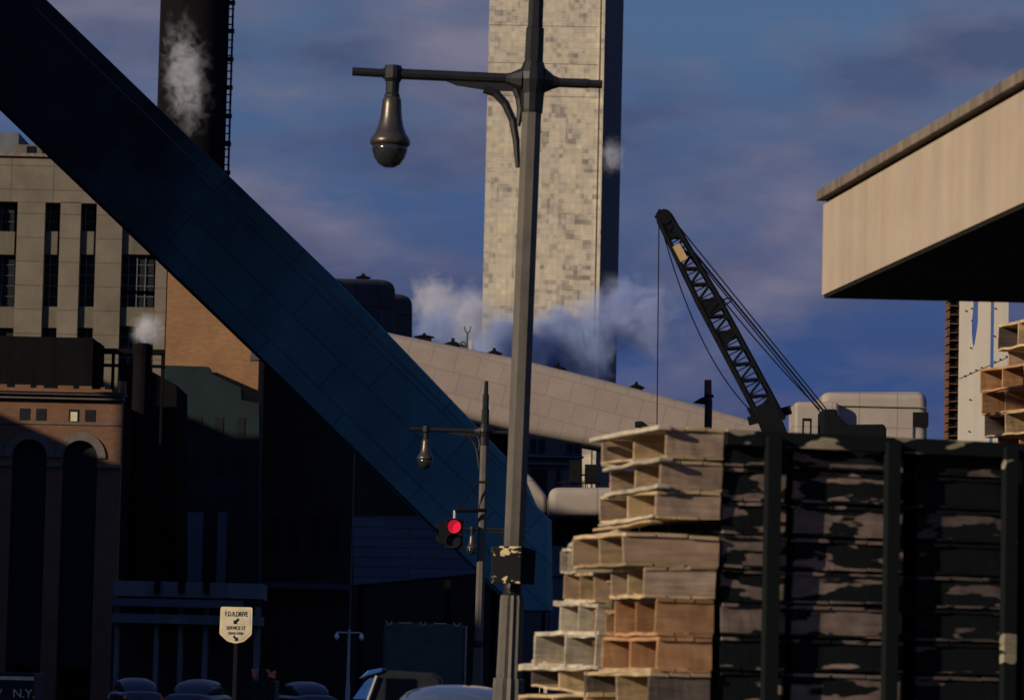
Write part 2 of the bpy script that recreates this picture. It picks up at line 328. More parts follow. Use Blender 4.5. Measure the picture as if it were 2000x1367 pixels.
# ------------------------------------------------------------------ object helpers
def tag(o, label=None, cat=None, group=None, kind=None):
    if label: o['label'] = label
    if cat: o['category'] = cat
    if group: o['group'] = group
    if kind: o['kind'] = kind
    return o
def root(name, loc, label, cat, group=None, rz=0.0):
    o = bpy.data.objects.new(name, None); COL.objects.link(o)
    o.location = loc; o.rotation_euler = (0, 0, rz); o.empty_display_size = 0.2
    return tag(o, label, cat, group)
class MB:
    def __init__(s): s.b = bmesh.new()
    def box(s, c, d, mtx=None):
        c = Vector(c); vs = []
        for x in (-.5, .5):
            for y in (-.5, .5):
                for z in (-.5, .5):
                    p = Vector((c.x + x * d[0], c.y + y * d[1], c.z + z * d[2]))
                    if mtx: p = mtx @ p
                    vs.append(s.b.verts.new(p))
        for q in ((0, 1, 3, 2), (4, 6, 7, 5), (0, 4, 5, 1), (2, 3, 7, 6), (0, 2, 6, 4), (1, 5, 7, 3)):
            s.b.faces.new([vs[k] for k in q])
        return s
    def bb(s, x0, x1, y0, y1, z0, z1):
        return s.box(((x0 + x1) / 2, (y0 + y1) / 2, (z0 + z1) / 2), (abs(x1 - x0), abs(y1 - y0), abs(z1 - z0)))
    def bar(s, a, b_, w, h=None, n=4):
        "straight member of rectangular (n=4) or round section between two points"
        a, b_ = Vector(a), Vector(b_); h = h or w
        d = (b_ - a).normalized()
        up = Vector((0, 0, 1)) if abs(d.z) < 0.95 else Vector((0, 1, 0))
        x = d.cross(up).normalized(); y = x.cross(d).normalized()
        rings = []
        for p in (a, b_):
            rg = []
            for k in range(n):
                t = 2 * math.pi * (k + 0.5) / n
                k2 = math.sqrt(2) if n == 4 else 1
                rg.append(s.b.verts.new(p + x * math.cos(t) * w / 2 * k2 + y * math.sin(t) * h / 2 * k2))
            rings.append(rg)
        for k in range(n):
            s.b.faces.new((rings[0][k], rings[0][(k + 1) % n], rings[1][(k + 1) % n], rings[1][k]))
        s.b.faces.new(rings[0][::-1]); s.b.faces.new(rings[1])
        return s
    def tube(s, pts, rad, n=8):
        pts = [Vector(p) for p in pts]
        rings = []
        prev = None
        for i, p in enumerate(pts):
            d = (pts[min(i + 1, len(pts) - 1)] - pts[max(i - 1, 0)]).normalized()
            if prev is None:
                up = Vector((0, 0, 1)) if abs(d.z) < 0.9 else Vector((0, 1, 0))
                x = d.cross(up).normalized()
            else:
                x = (prev - d * prev.dot(d)).normalized()
            prev = x
            y = d.cross(x)
            r = rad[i] if isinstance(rad, (list, tuple)) else rad
            rings.append([s.b.verts.new(p + x * math.cos(2 * math.pi * k / n) * r + y * math.sin(2 * math.pi * k / n) * r) for k in range(n)])
        for a, b_ in zip(rings, rings[1:]):
            for k in range(n): s.b.faces.new((a[k], a[(k + 1) % n], b_[(k + 1) % n], b_[k]))
        s.b.faces.new(rings[0][::-1]); s.b.faces.new(rings[-1])
        return s
    def lathe(s, prof, c=(0, 0, 0), n=20, flute=0.0):
        "prof = [(radius, z)]"
        c = Vector(c); rings = []
        for r, z in prof:
            rg = []
            for k in range(n):
                rr = r * (1 - flute * (k % 2))
                t = 2 * math.pi * (k + 0.5) / n
                rg.append(s.b.verts.new(c + Vector((rr * math.cos(t), rr * math.sin(t), z))))
            rings.append(rg)
        for a, b_ in zip(rings, rings[1:]):
            for k in range(n): s.b.faces.new((a[k], a[(k + 1) % n], b_[(k + 1) % n], b_[k]))
        s.b.faces.new(rings[0][::-1]); s.b.faces.new(rings[-1])
        return s
    def prism(s, pts, ext):
        ext = Vector(ext)
        a = [s.b.verts.new(Vector(p)) for p in pts]; b_ = [s.b.verts.new(Vector(p) + ext) for p in pts]
        s.b.faces.new(a); s.b.faces.new(b_[::-1])
        k = len(pts)
        for i in range(k): s.b.faces.new((a[i], b_[i], b_[(i + 1) % k], a[(i + 1) % k]))
        return s
    def board(s, c, d, seg=8, jit=0.004, seed=0):
        "rough plank: long axis cut in seg pieces whose edges wander"
        ax = max(range(3), key=lambda i: d[i]); c = Vector(c)
        o = [i for i in range(3) if i != ax]
        rings = []
        for k in range(seg + 1):
            t = k / seg - .5; rg = []
            for u, v in ((-.5, -.5), (.5, -.5), (.5, .5), (-.5, .5)):
                p = Vector((0, 0, 0)); p[ax] = t * d[ax]; p[o[0]] = u * d[o[0]]; p[o[1]] = v * d[o[1]]
                p = p + c
                q = noise.noise_vector(p * 5 + Vector((seed * 3.1, seed * 1.7, seed * 5.3)))
                rg.append(s.b.verts.new(p + q * jit * 2.2))
            rings.append(rg)
        for a, b_ in zip(rings, rings[1:]):
            for k in range(4): s.b.faces.new((a[k], a[(k + 1) % 4], b_[(k + 1) % 4], b_[k]))
        s.b.faces.new(rings[0][::-1]); s.b.faces.new(rings[-1])
        return s
    def build(s, name, mat, parent=None, smooth=False, bevel=0.0, seg=2, loc=None, matrix=None):
        bmesh.ops.recalc_face_normals(s.b, faces=s.b.faces)
        me = bpy.data.meshes.new(name); s.b.to_mesh(me); s.b.free()
        if smooth:
            for p in me.polygons: p.use_smooth = True
        me.materials.append(mat if not isinstance(mat, str) else M[mat])
        o = bpy.data.objects.new(name, me); COL.objects.link(o)
        if parent: o.parent = parent
        if matrix is not None: o.matrix_world = matrix
        if loc is not None: o.location = loc
        if bevel:
            bv = o.modifiers.new('bevel', 'BEVEL'); bv.width = bevel; bv.segments = seg; bv.limit_method = 'ANGLE'; bv.angle_limit = R(40)
            wn = o.modifiers.new('wn', 'WEIGHTED_NORMAL') if smooth else None
        return o
def dup(o, parent=None):
    c = o.copy(); COL.objects.link(c)
    if parent is not None: c.parent = parent
    for ch in list(o.children):
        dup(ch, c)
    return c
def xspan(x0, x1, y, Y):
    return P(x0, y, Y).x, P(x1, y, Y).x
def zat(x, y, Y): return P(x, y, Y).z
def pbox(mb, x0, y0, x1, y1, Y, depth, org=Vector((0, 0, 0)), down=False):
    "box whose front face, Y metres away, covers the given photo rectangle (down: reaches the ground)"
    ym = (y0 + y1) / 2; xm = (x0 + x1) / 2
    a, b_ = xspan(x0, x1, min(ym, 1100), Y)
    z1 = zat(xm, y0, Y); z0 = 0.0 if down else zat(xm, y1, Y)
    return mb.bb(a - org.x, b_ - org.x, Y - org.y, Y + depth - org.y, z0 - org.z, z1 - org.z)
def fillet(pts, rads, n=6):
    out = []
    k = len(pts)
    for i, p in enumerate(pts):
        r = rads[i]; p = Vector(p)
        if not r: out.append(p); continue
        a = Vector(pts[i - 1]); b_ = Vector(pts[(i + 1) % k])
        da = (a - p).normalized(); db = (b_ - p).normalized()
        s, e = p + da * r, p + db * r
        for j in range(n + 1):
            t = j / n
            out.append(s * (1 - t) ** 2 + p * 2 * t * (1 - t) + e * t ** 2)
    return out
def frame_solid(name, px, P0, n, xdir, thick, mat, parent=None, rads=None, bevel=0.0, seg=3):
    "solid whose front outline is seen at photo pixels px on the plane (P0, n); local x runs along xdir so cladding follows it"
    n = Vector(n).normalized(); x = Vector(xdir); x = (x - n * x.dot(n)).normalized(); y = n.cross(x).normalized()
    mt = Matrix.Identity(4)
    for i in range(3):
        mt[i][0] = x[i]; mt[i][1] = y[i]; mt[i][2] = n[i]; mt[i][3] = P0[i]
    q = fillet([Vector((p[0], p[1])) for p in px], rads) if rads else px
    inv = mt.inverted()
    mb = MB()
    pts = [inv @ hit(p[0], p[1], P0, n) for p in q]
    mb.prism(pts, (0, 0, -thick))
    return mb.build(name, mat, parent, bevel=bevel, seg=seg, smooth=bevel > 0, matrix=mt), mt
FACE = Vector((0, -1, 0))
# ------------------------------------------------------------------ setting
tag(MB().bb(-900, 900, -80, 4000, -0.5, 0).build('ground', 'earth'), kind='structure')
tag(MB().bb(-14, 10, -60, 420, 0.0, 0.004).build('road', 'asphalt'), kind='structure')
for x0, x1 in ((-40, -14), (10, 30)):
    tag(MB().bb(x0, x1, -60, 150, 0.0, 0.14).build('pavement', 'pavement'), kind='structure')
mb = MB()
for k in range(40): mb.bb(-2.08, -1.92, 2 + k * 9, 5 + k * 9, 0.004, 0.008)
tag(mb.build('road_marking', 'lines'), kind='structure')
exec_later = []

# ------------------------------------------------------------------ far tower
def tower():
    Y = 750
    xl, xr = P(948, 350, Y).x, P(1172, 350, Y).x
    r = root('office_tower', ((xl + xr) / 2, Y, 0), 'tall slab tower with pale mottled marble end wall and dark glass side', 'skyscraper')
    hw = (xr - xl) / 2; H = 156
    MB().bb(-hw, hw, 0, 1.2, 0, H).build('marble_wall', 'marble', r)
    # glass flank, turned a little so that its dark side shows past the marble
    a = Vector((hw, 0.9, 0)); off = 6.3
    MB().prism([(-hw + .4, 1.2, 0), (hw + .5, 1.2, 0), (hw + off, 86, 0), (-hw, 86, 0)], (0, 0, H - 1)).build('glass_flank', 'tower_glass', r)
    MB().bb(hw - .85, hw - .62, -.22, 0, 0, H).build('edge_fin', 'marble', r)
    MB().bb(hw - .05, hw + .32, -.3, 1.2, 0, H).build('edge_fin', 'marble', r)
    mb = MB()
    for z in (117, 123.5, 131, 138, 145): mb.bb(-hw, hw - .9, -.03, 0, z, z + .10)
    mb.build('joint_line', 'archstone', r)
mt_, t_, b_ = new_mat('tower_glass')
v_ = coords(t_); br_ = N(t_, 'ShaderNodeTexBrick'); br_.offset = 0
br_.inputs['Scale'].default_value = 1; br_.inputs['Brick Width'].default_value = 1.2; br_.inputs['Row Height'].default_value = 3.7; br_.inputs['Mortar Size'].default_value = 0.12
br_.inputs['Color1'].default_value = (0.012, 0.02, 0.035, 1); br_.inputs['Color2'].default_value = (0.008, 0.015, 0.03, 1); br_.inputs['Mortar'].default_value = (0.02, 0.03, 0.045, 1)
sp_ = N(t_, 'ShaderNodeSeparateXYZ'); cm_ = N(t_, 'ShaderNodeCombineXYZ')
t_.links.new(v_, sp_.inputs[0]); t_.links.new(sp_.outputs[1], cm_.inputs[0]); t_.links.new(sp_.outputs[2], cm_.inputs[1]); t_.links.new(cm_.outputs[0], br_.inputs[0])
t_.links.new(br_.outputs[0], b_.inputs['Base Color']); b_.inputs['Roughness'].default_value = 0.7; b_.inputs['Specular IOR Level'].default_value = 0.15
M['tower_glass'] = mt_
tower()

# ------------------------------------------------------------------ the conveyor and its galleries
def diagonal():
    th = R(-4)
    n = Vector((math.sin(th), -math.cos(th), 0)); P0 = P(1065, 1000, 118)
    xd = hit(640, 530, P0, n) - hit(90, 0, P0, n)
    r = root('conveyor_gallery', (P0.x, P0.y, 0), 'huge dark panelled conveyor gallery climbing steeply from lower centre to upper left', 'conveyor')
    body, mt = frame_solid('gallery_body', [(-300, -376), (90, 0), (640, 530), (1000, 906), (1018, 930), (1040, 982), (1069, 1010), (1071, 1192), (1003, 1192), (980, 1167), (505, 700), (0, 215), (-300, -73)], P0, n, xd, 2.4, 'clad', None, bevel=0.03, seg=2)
    body.parent = r; body.matrix_parent_inverse = r.matrix_world.inverted() if False else Matrix.Translation(-r.location)
    # raised bands along both edges and cover strips across
    def strip(pts, name='edge_strip', mat='clad', th_=0.10):
        s, _ = frame_solid(name, pts, P0 + n * 0.0, n, xd, -th_, mat)
        s.parent = r; s.matrix_parent_inverse = Matrix.Translation(-r.location)
    strip([(70, 18), (625, 553), (1000, 924), (1001, 923), (626, 552), (71, 17)], 'eaves_seam', 'frame', 0.03)
    strip([(0, 207), (505, 692), (980, 1158), (986, 1166), (505, 700), (0, 216)], 'bottom_angle', 'black', 0.10)
diagonal()

def gallery():
    Y = 240
    P0 = P(1170, 800, Y); n = FACE
    xd = hit(1350, 787, P0, n) - hit(1010, 700, P0, n)
    r = root('upper_gallery', (P0.x, Y, 0), 'sunlit pale conveyor gallery with rounded top sloping gently down to the right', 'conveyor')
    outl = [(620, 618), (780, 653), (1010, 699), (1180, 741), (1350, 786), (1560, 846), (1560, 950), (1350, 915), (1180, 875), (1010, 843), (860, 806), (640, 760)]
    o, mt = frame_solid('gallery_body', outl, P0, n, xd, 5.0, 'clad_lit', None, bevel=0.6, seg=6)
    o.parent = r; o.matrix_parent_inverse = Matrix.Translation(-r.location)
    # thin black strip along the bottom edge, drawing the shaded underside
    o, _ = frame_solid('underside_shade', [(860, 806), (1010, 843), (1180, 875), (1350, 915), (1350, 918), (1180, 879), (1010, 847), (860, 811)], P0, n, xd, -0.3, 'black', None)
    o.parent = r; o.matrix_parent_inverse = Matrix.Translation(-r.location)
    # steel bents that carry it
    for px in (880, 1130, 1400):
        mb = MB(); x = P(px, 900, Y).x - P0.x; zt = zat(px, 806 + (px - 860) * .24, Y) - .2
        mb.bar((x, 1, 0), (x, 1, zt), .4); mb.bar((x, 4, 0), (x, 4, zt), .4)
        for k in range(3): mb.bar((x, 1, k * zt / 3), (x, 4, (k + 1) * zt / 3), .16)
        mb.build('steel_bent', 'soot', r)
gallery()

def vent(px, py, w, Y, h, lbl):
    "low square roof ventilator with a pyramid cap"
    c = P(px, py, Y); s = Y / FPX
    r = root('roof_ventilator', c, lbl, 'roof vent', 'ventilators on the galleries')
    W_ = w * s; H_ = h * s
    MB().bb(-W_ * .36, W_ * .36, 0, W_ * .7, -.5, H_ * .55).build('curb', 'soot', r)
    mb = MB(); z0, z1 = H_ * .5, H_ * 1.05
    b0 = [(-W_ / 2, -.1, z0), (W_ / 2, -.1, z0), (W_ / 2, W_ * .8, z0), (-W_ / 2, W_ * .8, z0)]
    t0 = [(-.12, W_ * .3, z1), (.12, W_ * .3, z1), (.12, W_ * .42, z1), (-.12, W_ * .42, z1)]
    va = [mb.b.verts.new(p) for p in b0]; vb = [mb.b.verts.new(p) for p in t0]
    for k in range(4): mb.b.faces.new((va[k], va[(k + 1) % 4], vb[(k + 1) % 4], vb[k]))
    mb.b.faces.new(va[::-1]); mb.b.faces.new(vb)
    mb.build('cap', 'soot', r)
    MB().bar((0, W_ * .35, z1), (0, W_ * .35, z1 + H_ * .35), .22, n=8).build('finial', 'soot', r)
vent(884, 684, 52, 241, 18, 'widest dark roof ventilator on the pale gallery, beside the forked antenna')
vent(965, 697, 34, 241, 13, 'small dark roof ventilator just left of the tall lamp post')
vent(1089, 726, 33, 241, 13, 'small dark roof ventilator right of the tall lamp post in front of the marble tower')
vent(1243, 763, 34, 241, 13, 'small dark roof ventilator right of the tower, left of the crane cable')
vent(828, 662, 40, 243, 9, 'dark roof ventilator at the foot of the rounded dark transfer house')
vent(709, 547, 30, 257, 10, 'small dark ventilator on top of the rounded dark transfer house')

def antenna():
    c = P(912, 688, 241); s = 241 / FPX
    r = root('antenna', c, 'thin forked antenna with a small ring on the pale gallery roof', 'antenna')
    MB().tube([(0, 0, -1), (0, 0, 40 * s)], .06, 6).build('mast', 'frame', r)
    mb = MB()
    for sg in (-1, 1):
        mb.tube([(0, 0, 38 * s), (sg * 4 * s, 0, 41 * s), (sg * 5.5 * s, 0, 46 * s), (sg * 6.5 * s, 0, 51 * s)], .05, 6)
    mb.build('fork', 'frame', r)
    mb = MB(); pts = [(-8 * s + 5 * s * math.cos(t * math.pi / 8), 0, 15 * s + 5 * s * math.sin(t * math.pi / 8)) for t in range(17)]
    mb.tube(pts, .06, 6); mb.build('ring', 'frame', r)
    MB().bb(3 * s, 9 * s, -.3, .3, -1, 24 * s).build('vent_pipe', 'pale', r)
antenna()

def house(name, px, Y, rads, thick, mat, label, bevel=.5, cat='transfer house'):
    P0 = P(px[0][0], px[0][1], Y)
    r = root(name, (P0.x, Y, 0), label, cat)
    o, _ = frame_solid('wall', px, P0, FACE, (1, 0, 0), thick, mat, None, rads=rads, bevel=bevel)
    o.parent = r; o.matrix_parent_inverse = Matrix.Translation(-r.location)
    return r, P0
M['clad_navy'] = bricky('clad_navy', (0.05, 0.055, 0.065), (0.04, 0.045, 0.055), (0.02, 0.022, 0.028), 2.0, 4.0, 0.05, off=0.0, dirt=0.4)
def dark_houses():
    # turned so that the visible wall is on the shaded side, like the big gallery's
    th = R(42); n = Vector((math.sin(th), -math.cos(th), 0)); P0 = P(740, 600, 256)
    r = root('transfer_house', (P0.x, P0.y, 0), 'dark blue round-shouldered transfer house rising behind the big dark gallery', 'transfer house')
    def add(nm, px, rads, pp, bev=.5, th_=4):
        o, _ = frame_solid(nm, px, pp, n, (n.y * -1, n.x, 0), th_, 'clad_navy', None, rads=rads, bevel=bev)
        o.parent = r; o.matrix_parent_inverse = Matrix.Translation(-r.location)
    add('wall', [(600, 700), (600, 541), (778, 546), (778, 700)], [0, 0, 26, 0], P0)
    add('annex_wall', [(740, 700), (740, 571), (811, 575), (811, 690)], [0, 0, 24, 0], P0 + Vector((-1, 3, 0)))
    add('side_house', [(560, 700), (600, 512), (652, 540), (652, 700)], [0, 0, 0, 0], P0 + Vector((-.5, -.6, 0)), .1)
dark_houses()
r1, _p = house('control_house', [(1603, 900), (1603, 764), (1812, 764), (1812, 900)], 222, [0, 22, 22, 0], 6, 'clad_house', 'pale sunlit block with rounded shoulders and dark corner opening behind the crane')
mb = MB(); pbox(mb, 1783, 805, 1813.5, 833, 221.9, .5, Vector((_p.x, 222, 0))); mb.build('corner_opening', 'black', r1)
mb = MB(); pbox(mb, 1782, 833, 1784, 900, 221.9, .1, Vector((_p.x, 222, 0))); mb.build('downpipe', 'frame', r1)
mb = MB(); pbox(mb, 1603, 793, 1812, 795, 221.9, .1, Vector((_p.x, 222, 0))); mb.build('seam', 'spandrel', r1)
house('low_house', [(1550, 900), (1550, 784), (1640, 784), (1640, 900)], 221, [0, 13, 0, 0], 4, 'clad_house', 'lower pale round-shouldered block left of the bigger one behind the crane')
r2, _q = house('junction_gallery', [(1071, 1008), (1071, 951), (1330, 951), (1330, 1008)], 173, [0, 22, 0, 0], 5, 'clad_house', 'short level pale gallery with rounded end, half lit, right of the traffic signal', cat='conveyor')
org = Vector((_q.x, 173, 0))
mb = MB(); pbox(mb, 1076, 1068, 1330, 1195, 175, 4, org, down=True); mb.build('lower_wall', 'siding', r2)
mb = MB(); pbox(mb, 1071, 1008, 1330, 1068, 176, 3, org); mb.build('dark_recess', 'black', r2)
mb = MB(); pbox(mb, 1060, 1000, 1067, 1200, 171.5, .3, org, down=True); pbox(mb, 1067, 1127, 1330, 1131, 171.5, .2, org); pbox(mb, 1100, 941, 1330, 942.5, 173.5, .1, org)
for k in range(12): pbox(mb, 1102 + k * 9, 941, 1103.5 + k * 9, 952, 173.5, .1, org)
mb.build('railing_and_strut', 'black', r2)
house('transfer_end', [(995, 1192), (995, 900), (1012, 908), (1040, 932), (1068, 968), (1070, 1192)], 177, [0, 0, 4, 10, 10, 0], 5, 'clad_house', 'pale sloped end block showing between the big dark gallery and the level gallery')

def under_building():
    Y = 232
    o = Vector((P(1100, 900, Y).x, Y, 0))
    r = root('brick_office', o, 'old brick building in blue shade with tall windows beneath the pale gallery', 'building')
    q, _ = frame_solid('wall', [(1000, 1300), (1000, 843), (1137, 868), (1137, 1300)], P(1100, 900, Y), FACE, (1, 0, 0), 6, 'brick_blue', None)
    q.parent = r; q.matrix_parent_inverse = Matrix.Translation(-r.location)
    mb = MB(); pbox(mb, 1000, 889, 1140, 893, Y - .5, .5, o); pbox(mb, 1000, 903, 1130, 907, Y - .4, .4, o); mb.build('cornice', 'siding', r)
    for x0, x1 in ((1036, 1047), (1053, 1064), (1107, 1118), (1123, 1133)):
        mb = MB(); pbox(mb, x0, 866 if x0 > 1100 else 858, x1, 886, Y - .1, .12, o); w = mb.build('window', 'glass_dark', r)
        mb = MB(); pbox(mb, x0 - 1.5, 886, x1 + 1.5, 888, Y - .3, .3, o); mb.build('sill', 'siding', w)
    for x0, x1 in ((1036, 1068), (1086, 1094)):
        mb = MB(); pbox(mb, x0, 915, x1, 1000, Y - .1, .12, o, down=False); mb.build('window', 'glass_dark', r)
    t = root('roof_tank', P(1128, 940, 200), 'black hopper tank on legs above the level gallery', 'tank')
    s = 200 / FPX
    MB().bb(-16 * s, 6 * s, 0, .8, -2 * s, 42 * s).build('tank_body', 'black', t)
    MB().bb(14 * s, 40 * s, 0, .6, -2 * s, 34 * s).build('side_tank', 'black', t)
    mb = MB(); mb.bb(6 * s, 14 * s, .2, .4, 12 * s, 15 * s); mb.bb(-40 * s, 60 * s, .1, .4, -4 * s, -2 * s)
    for k in (-14, 4, 16, 36): mb.bb((k - 1) * s, (k + 1) * s, .2, .4, -P(1128, 940, 200).z, -2 * s)
    mb.build('support', 'black', t)
under_building()

# ------------------------------------------------------------------ left buildings
def limestone_building():
    Y = 262
    o = Vector((P(100, 500, Y).x, Y, 0))
    r = root('power_house', o, 'pale limestone power house with tall dark window strips at upper left', 'building')
    # wall plane with true openings: piers stand proud, spandrels are set back, glass further back
    piers = [(-90, -22), (28, 82), (112, 152), (183, 234), (300, 322)]
    mb = MB()
    for a, b2 in piers: pbox(mb, a, 395 if a < 234 else 497, b2, 800, Y, 1.2, o)
    pbox(mb, -90, 305, 234, 395, Y, 1.2, o)
    mb.build('stone_piers', 'limestone', r)
    for a, b2 in ((-22, 28), (82, 112), (152, 183), (234, 300)):
        rows = ((452, 497), (599, 640)) if a < 234 else ((430, 497), (600, 637))
        for y0, y1 in rows:
            mb = MB(); pbox(mb, a, y0, b2, y1, Y + .35, .8, o); mb.build('spandrel', 'spandrel', r)
    mb = MB(); pbox(mb, 234, 400, 322, 430, Y + .35, .8, o); pbox(mb, 300, 430, 322, 497, Y + .35, .8, o)
    mb.build('corner_panel', 'spandrel', r)
    mb = MB(); pbox(mb, -90, 300, 240, 306, Y - .25, 1.4, o); mb.build('coping', 'coping', r)
    mb = MB(); pbox(mb, -90, 392, 322, 900, Y + 1.6, 12, o, down=True); pbox(mb, -90, 310, 236, 400, Y + 1.3, 12, o); mb.build('core_wall', 'soot', r)
    mb = MB(); pbox(mb, -90, 258, 36, 303, Y + 4, 8, o); mb.build('penthouse', 'conc_grey', r)
    mb = MB(); pbox(mb, 30, 283, 82, 303, Y + 2, 3, o); mb.build('roof_plant', 'archstone', r)
    mb = MB(); pbox(mb, 52, 286, 68, 301, Y + 1.9, .2, o); mb.build('louvre', 'black', r)
    for (x0, x1) in ((-22, 28), (82, 112), (152, 183), (234, 300)):
        rows = ((395, 452), (497, 599), (640, 720)) if x0 < 234 else ((497, 600), (637, 720))
        for y0, y1 in rows:
            mb = MB(); pbox(mb, x0, y0, x1, y1, Y + .9, .1, o); w = mb.build('window', 'glass_dark', r)
            mb = MB()
            nx = 4 if x0 == 234 else 2
            for k in range(1, nx): 
                xx = x0 + (x1 - x0) * k / nx; pbox(mb, xx - .9, y0, xx + .9, y1, Y + .78, .1, o)
            ny = max(2, int((y1 - y0) / 18))
            for k in range(1, ny):
                yy = y0 + (y1 - y0) * k / ny; pbox(mb, x0, yy - .6, x1, yy + .6, Y + .82, .06, o)
            if x0 == 234: pbox(mb, x0, 568, x1, 573, Y + .7, .15, o)
            mb.build('glazing_bars', 'frame' if x0 < 234 else 'conc_grey', w)
    return r
limestone_building()
def brick_hall():
    Y = 261.8
    o = Vector((P(400, 700, Y).x, Y, 0))
    r = root('brick_boiler_hall', o, 'tan brick boiler hall, its wall lit above a stepped shadow', 'building')
    mb = MB(); pbox(mb, 322, 440, 505, 1000, Y, 14, o, down=True); mb.build('wall', 'brick_tan', r)
    mb = MB(); pbox(mb, 318, 436, 505, 440, Y - .2, 14, o); mb.build('coping', 'coping', r)
    for a, b2 in ((356, 395), (424, 440)):
        mb = MB(); pbox(mb, a, 1000, b2, 1135, Y - 5.0, 1.1, o, down=True); mb.build('duct', 'siding', r)
brick_hall()
def dark_hall():
    Y = 268
    o = Vector((P(600, 900, Y).x, Y, 0))
    r = root('coal_hall', o, 'dark brick coal hall in deep shade beneath the big dark gallery', 'building')
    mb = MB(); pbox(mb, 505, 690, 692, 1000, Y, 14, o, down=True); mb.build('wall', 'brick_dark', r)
    mb = MB(); pbox(mb, 500, 1138, 700, 1150, Y - 1, 1, o); mb.build('ledge', 'siding', r)
    for k in range(4):
        mb = MB(); pbox(mb, 530 + k * 38, 1010, 548 + k * 38, 1080, Y - .05, .1, o); mb.build('window', 'glass_dark', r)
    Y = 235
    o = Vector((P(290, 900, Y).x, Y, 0))
    r = root('dark_annex', o, 'black brick annex with a pitched corner right of the arcaded building', 'building')
    P0 = P(290, 900, Y)
    q, _ = frame_solid('wall', [(236, 1300), (236, 722), (280, 716), (345, 752), (345, 1300)], P0, FACE, (1, 0, 0), 8, 'soot', None)
    q.parent = r; q.matrix_parent_inverse = Matrix.Translation(-r.location)
dark_hall()
def stepped_shadow():  # dark block added to draw the stepped shadow on the brick wall
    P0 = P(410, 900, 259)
    r = root('stepped_shadow_block', (P0.x, 259, 0), 'dark blue stepped block standing in for the shadow on the tan brick wall', 'building')
    q, _ = frame_solid('wall', [(318, 1300), (318, 713), (407, 716), (412, 729), (470, 757), (471, 781), (506, 788), (506, 1300)], P0, FACE, (1, 0, 0), 2.5, 'shadow_dark', None)
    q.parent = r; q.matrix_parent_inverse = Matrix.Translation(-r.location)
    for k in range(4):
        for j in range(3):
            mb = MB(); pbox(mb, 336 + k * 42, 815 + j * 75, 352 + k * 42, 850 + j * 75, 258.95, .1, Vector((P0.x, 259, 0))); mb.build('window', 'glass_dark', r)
stepped_shadow()
def lower_gallery():
    P0 = P(800, 1070, 215)
    r = root('lower_gallery', (P0.x, 215, 0), 'blue-grey sided low gallery seen under the big dark gallery beside the signal', 'conveyor')
    q, _ = frame_solid('siding_wall', [(690, 1142), (690, 1008), (1010, 1008), (1010, 1112)], P0, FACE, (1, 0, 0), 6, 'siding', None)
    q.parent = r; q.matrix_parent_inverse = Matrix.Translation(-r.location)
    mb = MB(); o = Vector((P0.x, 215, 0))
    pbox(mb, 700, 1100, 712, 1300, 216, 1, o, down=True); mb.build('column', 'soot', r); mb = MB(); pbox(mb, 960, 1100, 972, 1300, 216, 1, o, down=True); mb.build('column', 'soot', r)
    r = root('bunker_house', P(800, 900, 250), 'black coal bunker block behind the foot of the big gallery', 'building')
    o = r.location.copy(); r.location.z = 0; o.z = 0
    mb = MB(); pbox(mb, 692, 880, 1062, 1008, 250, 5, o, down=True); mb.build('wall', 'brick_dark', r)
    mb = MB(); pbox(mb, 900, 826, 1062, 880, 250.5, 4, o); mb.build('upper_wall', 'black', r)
lower_gallery()
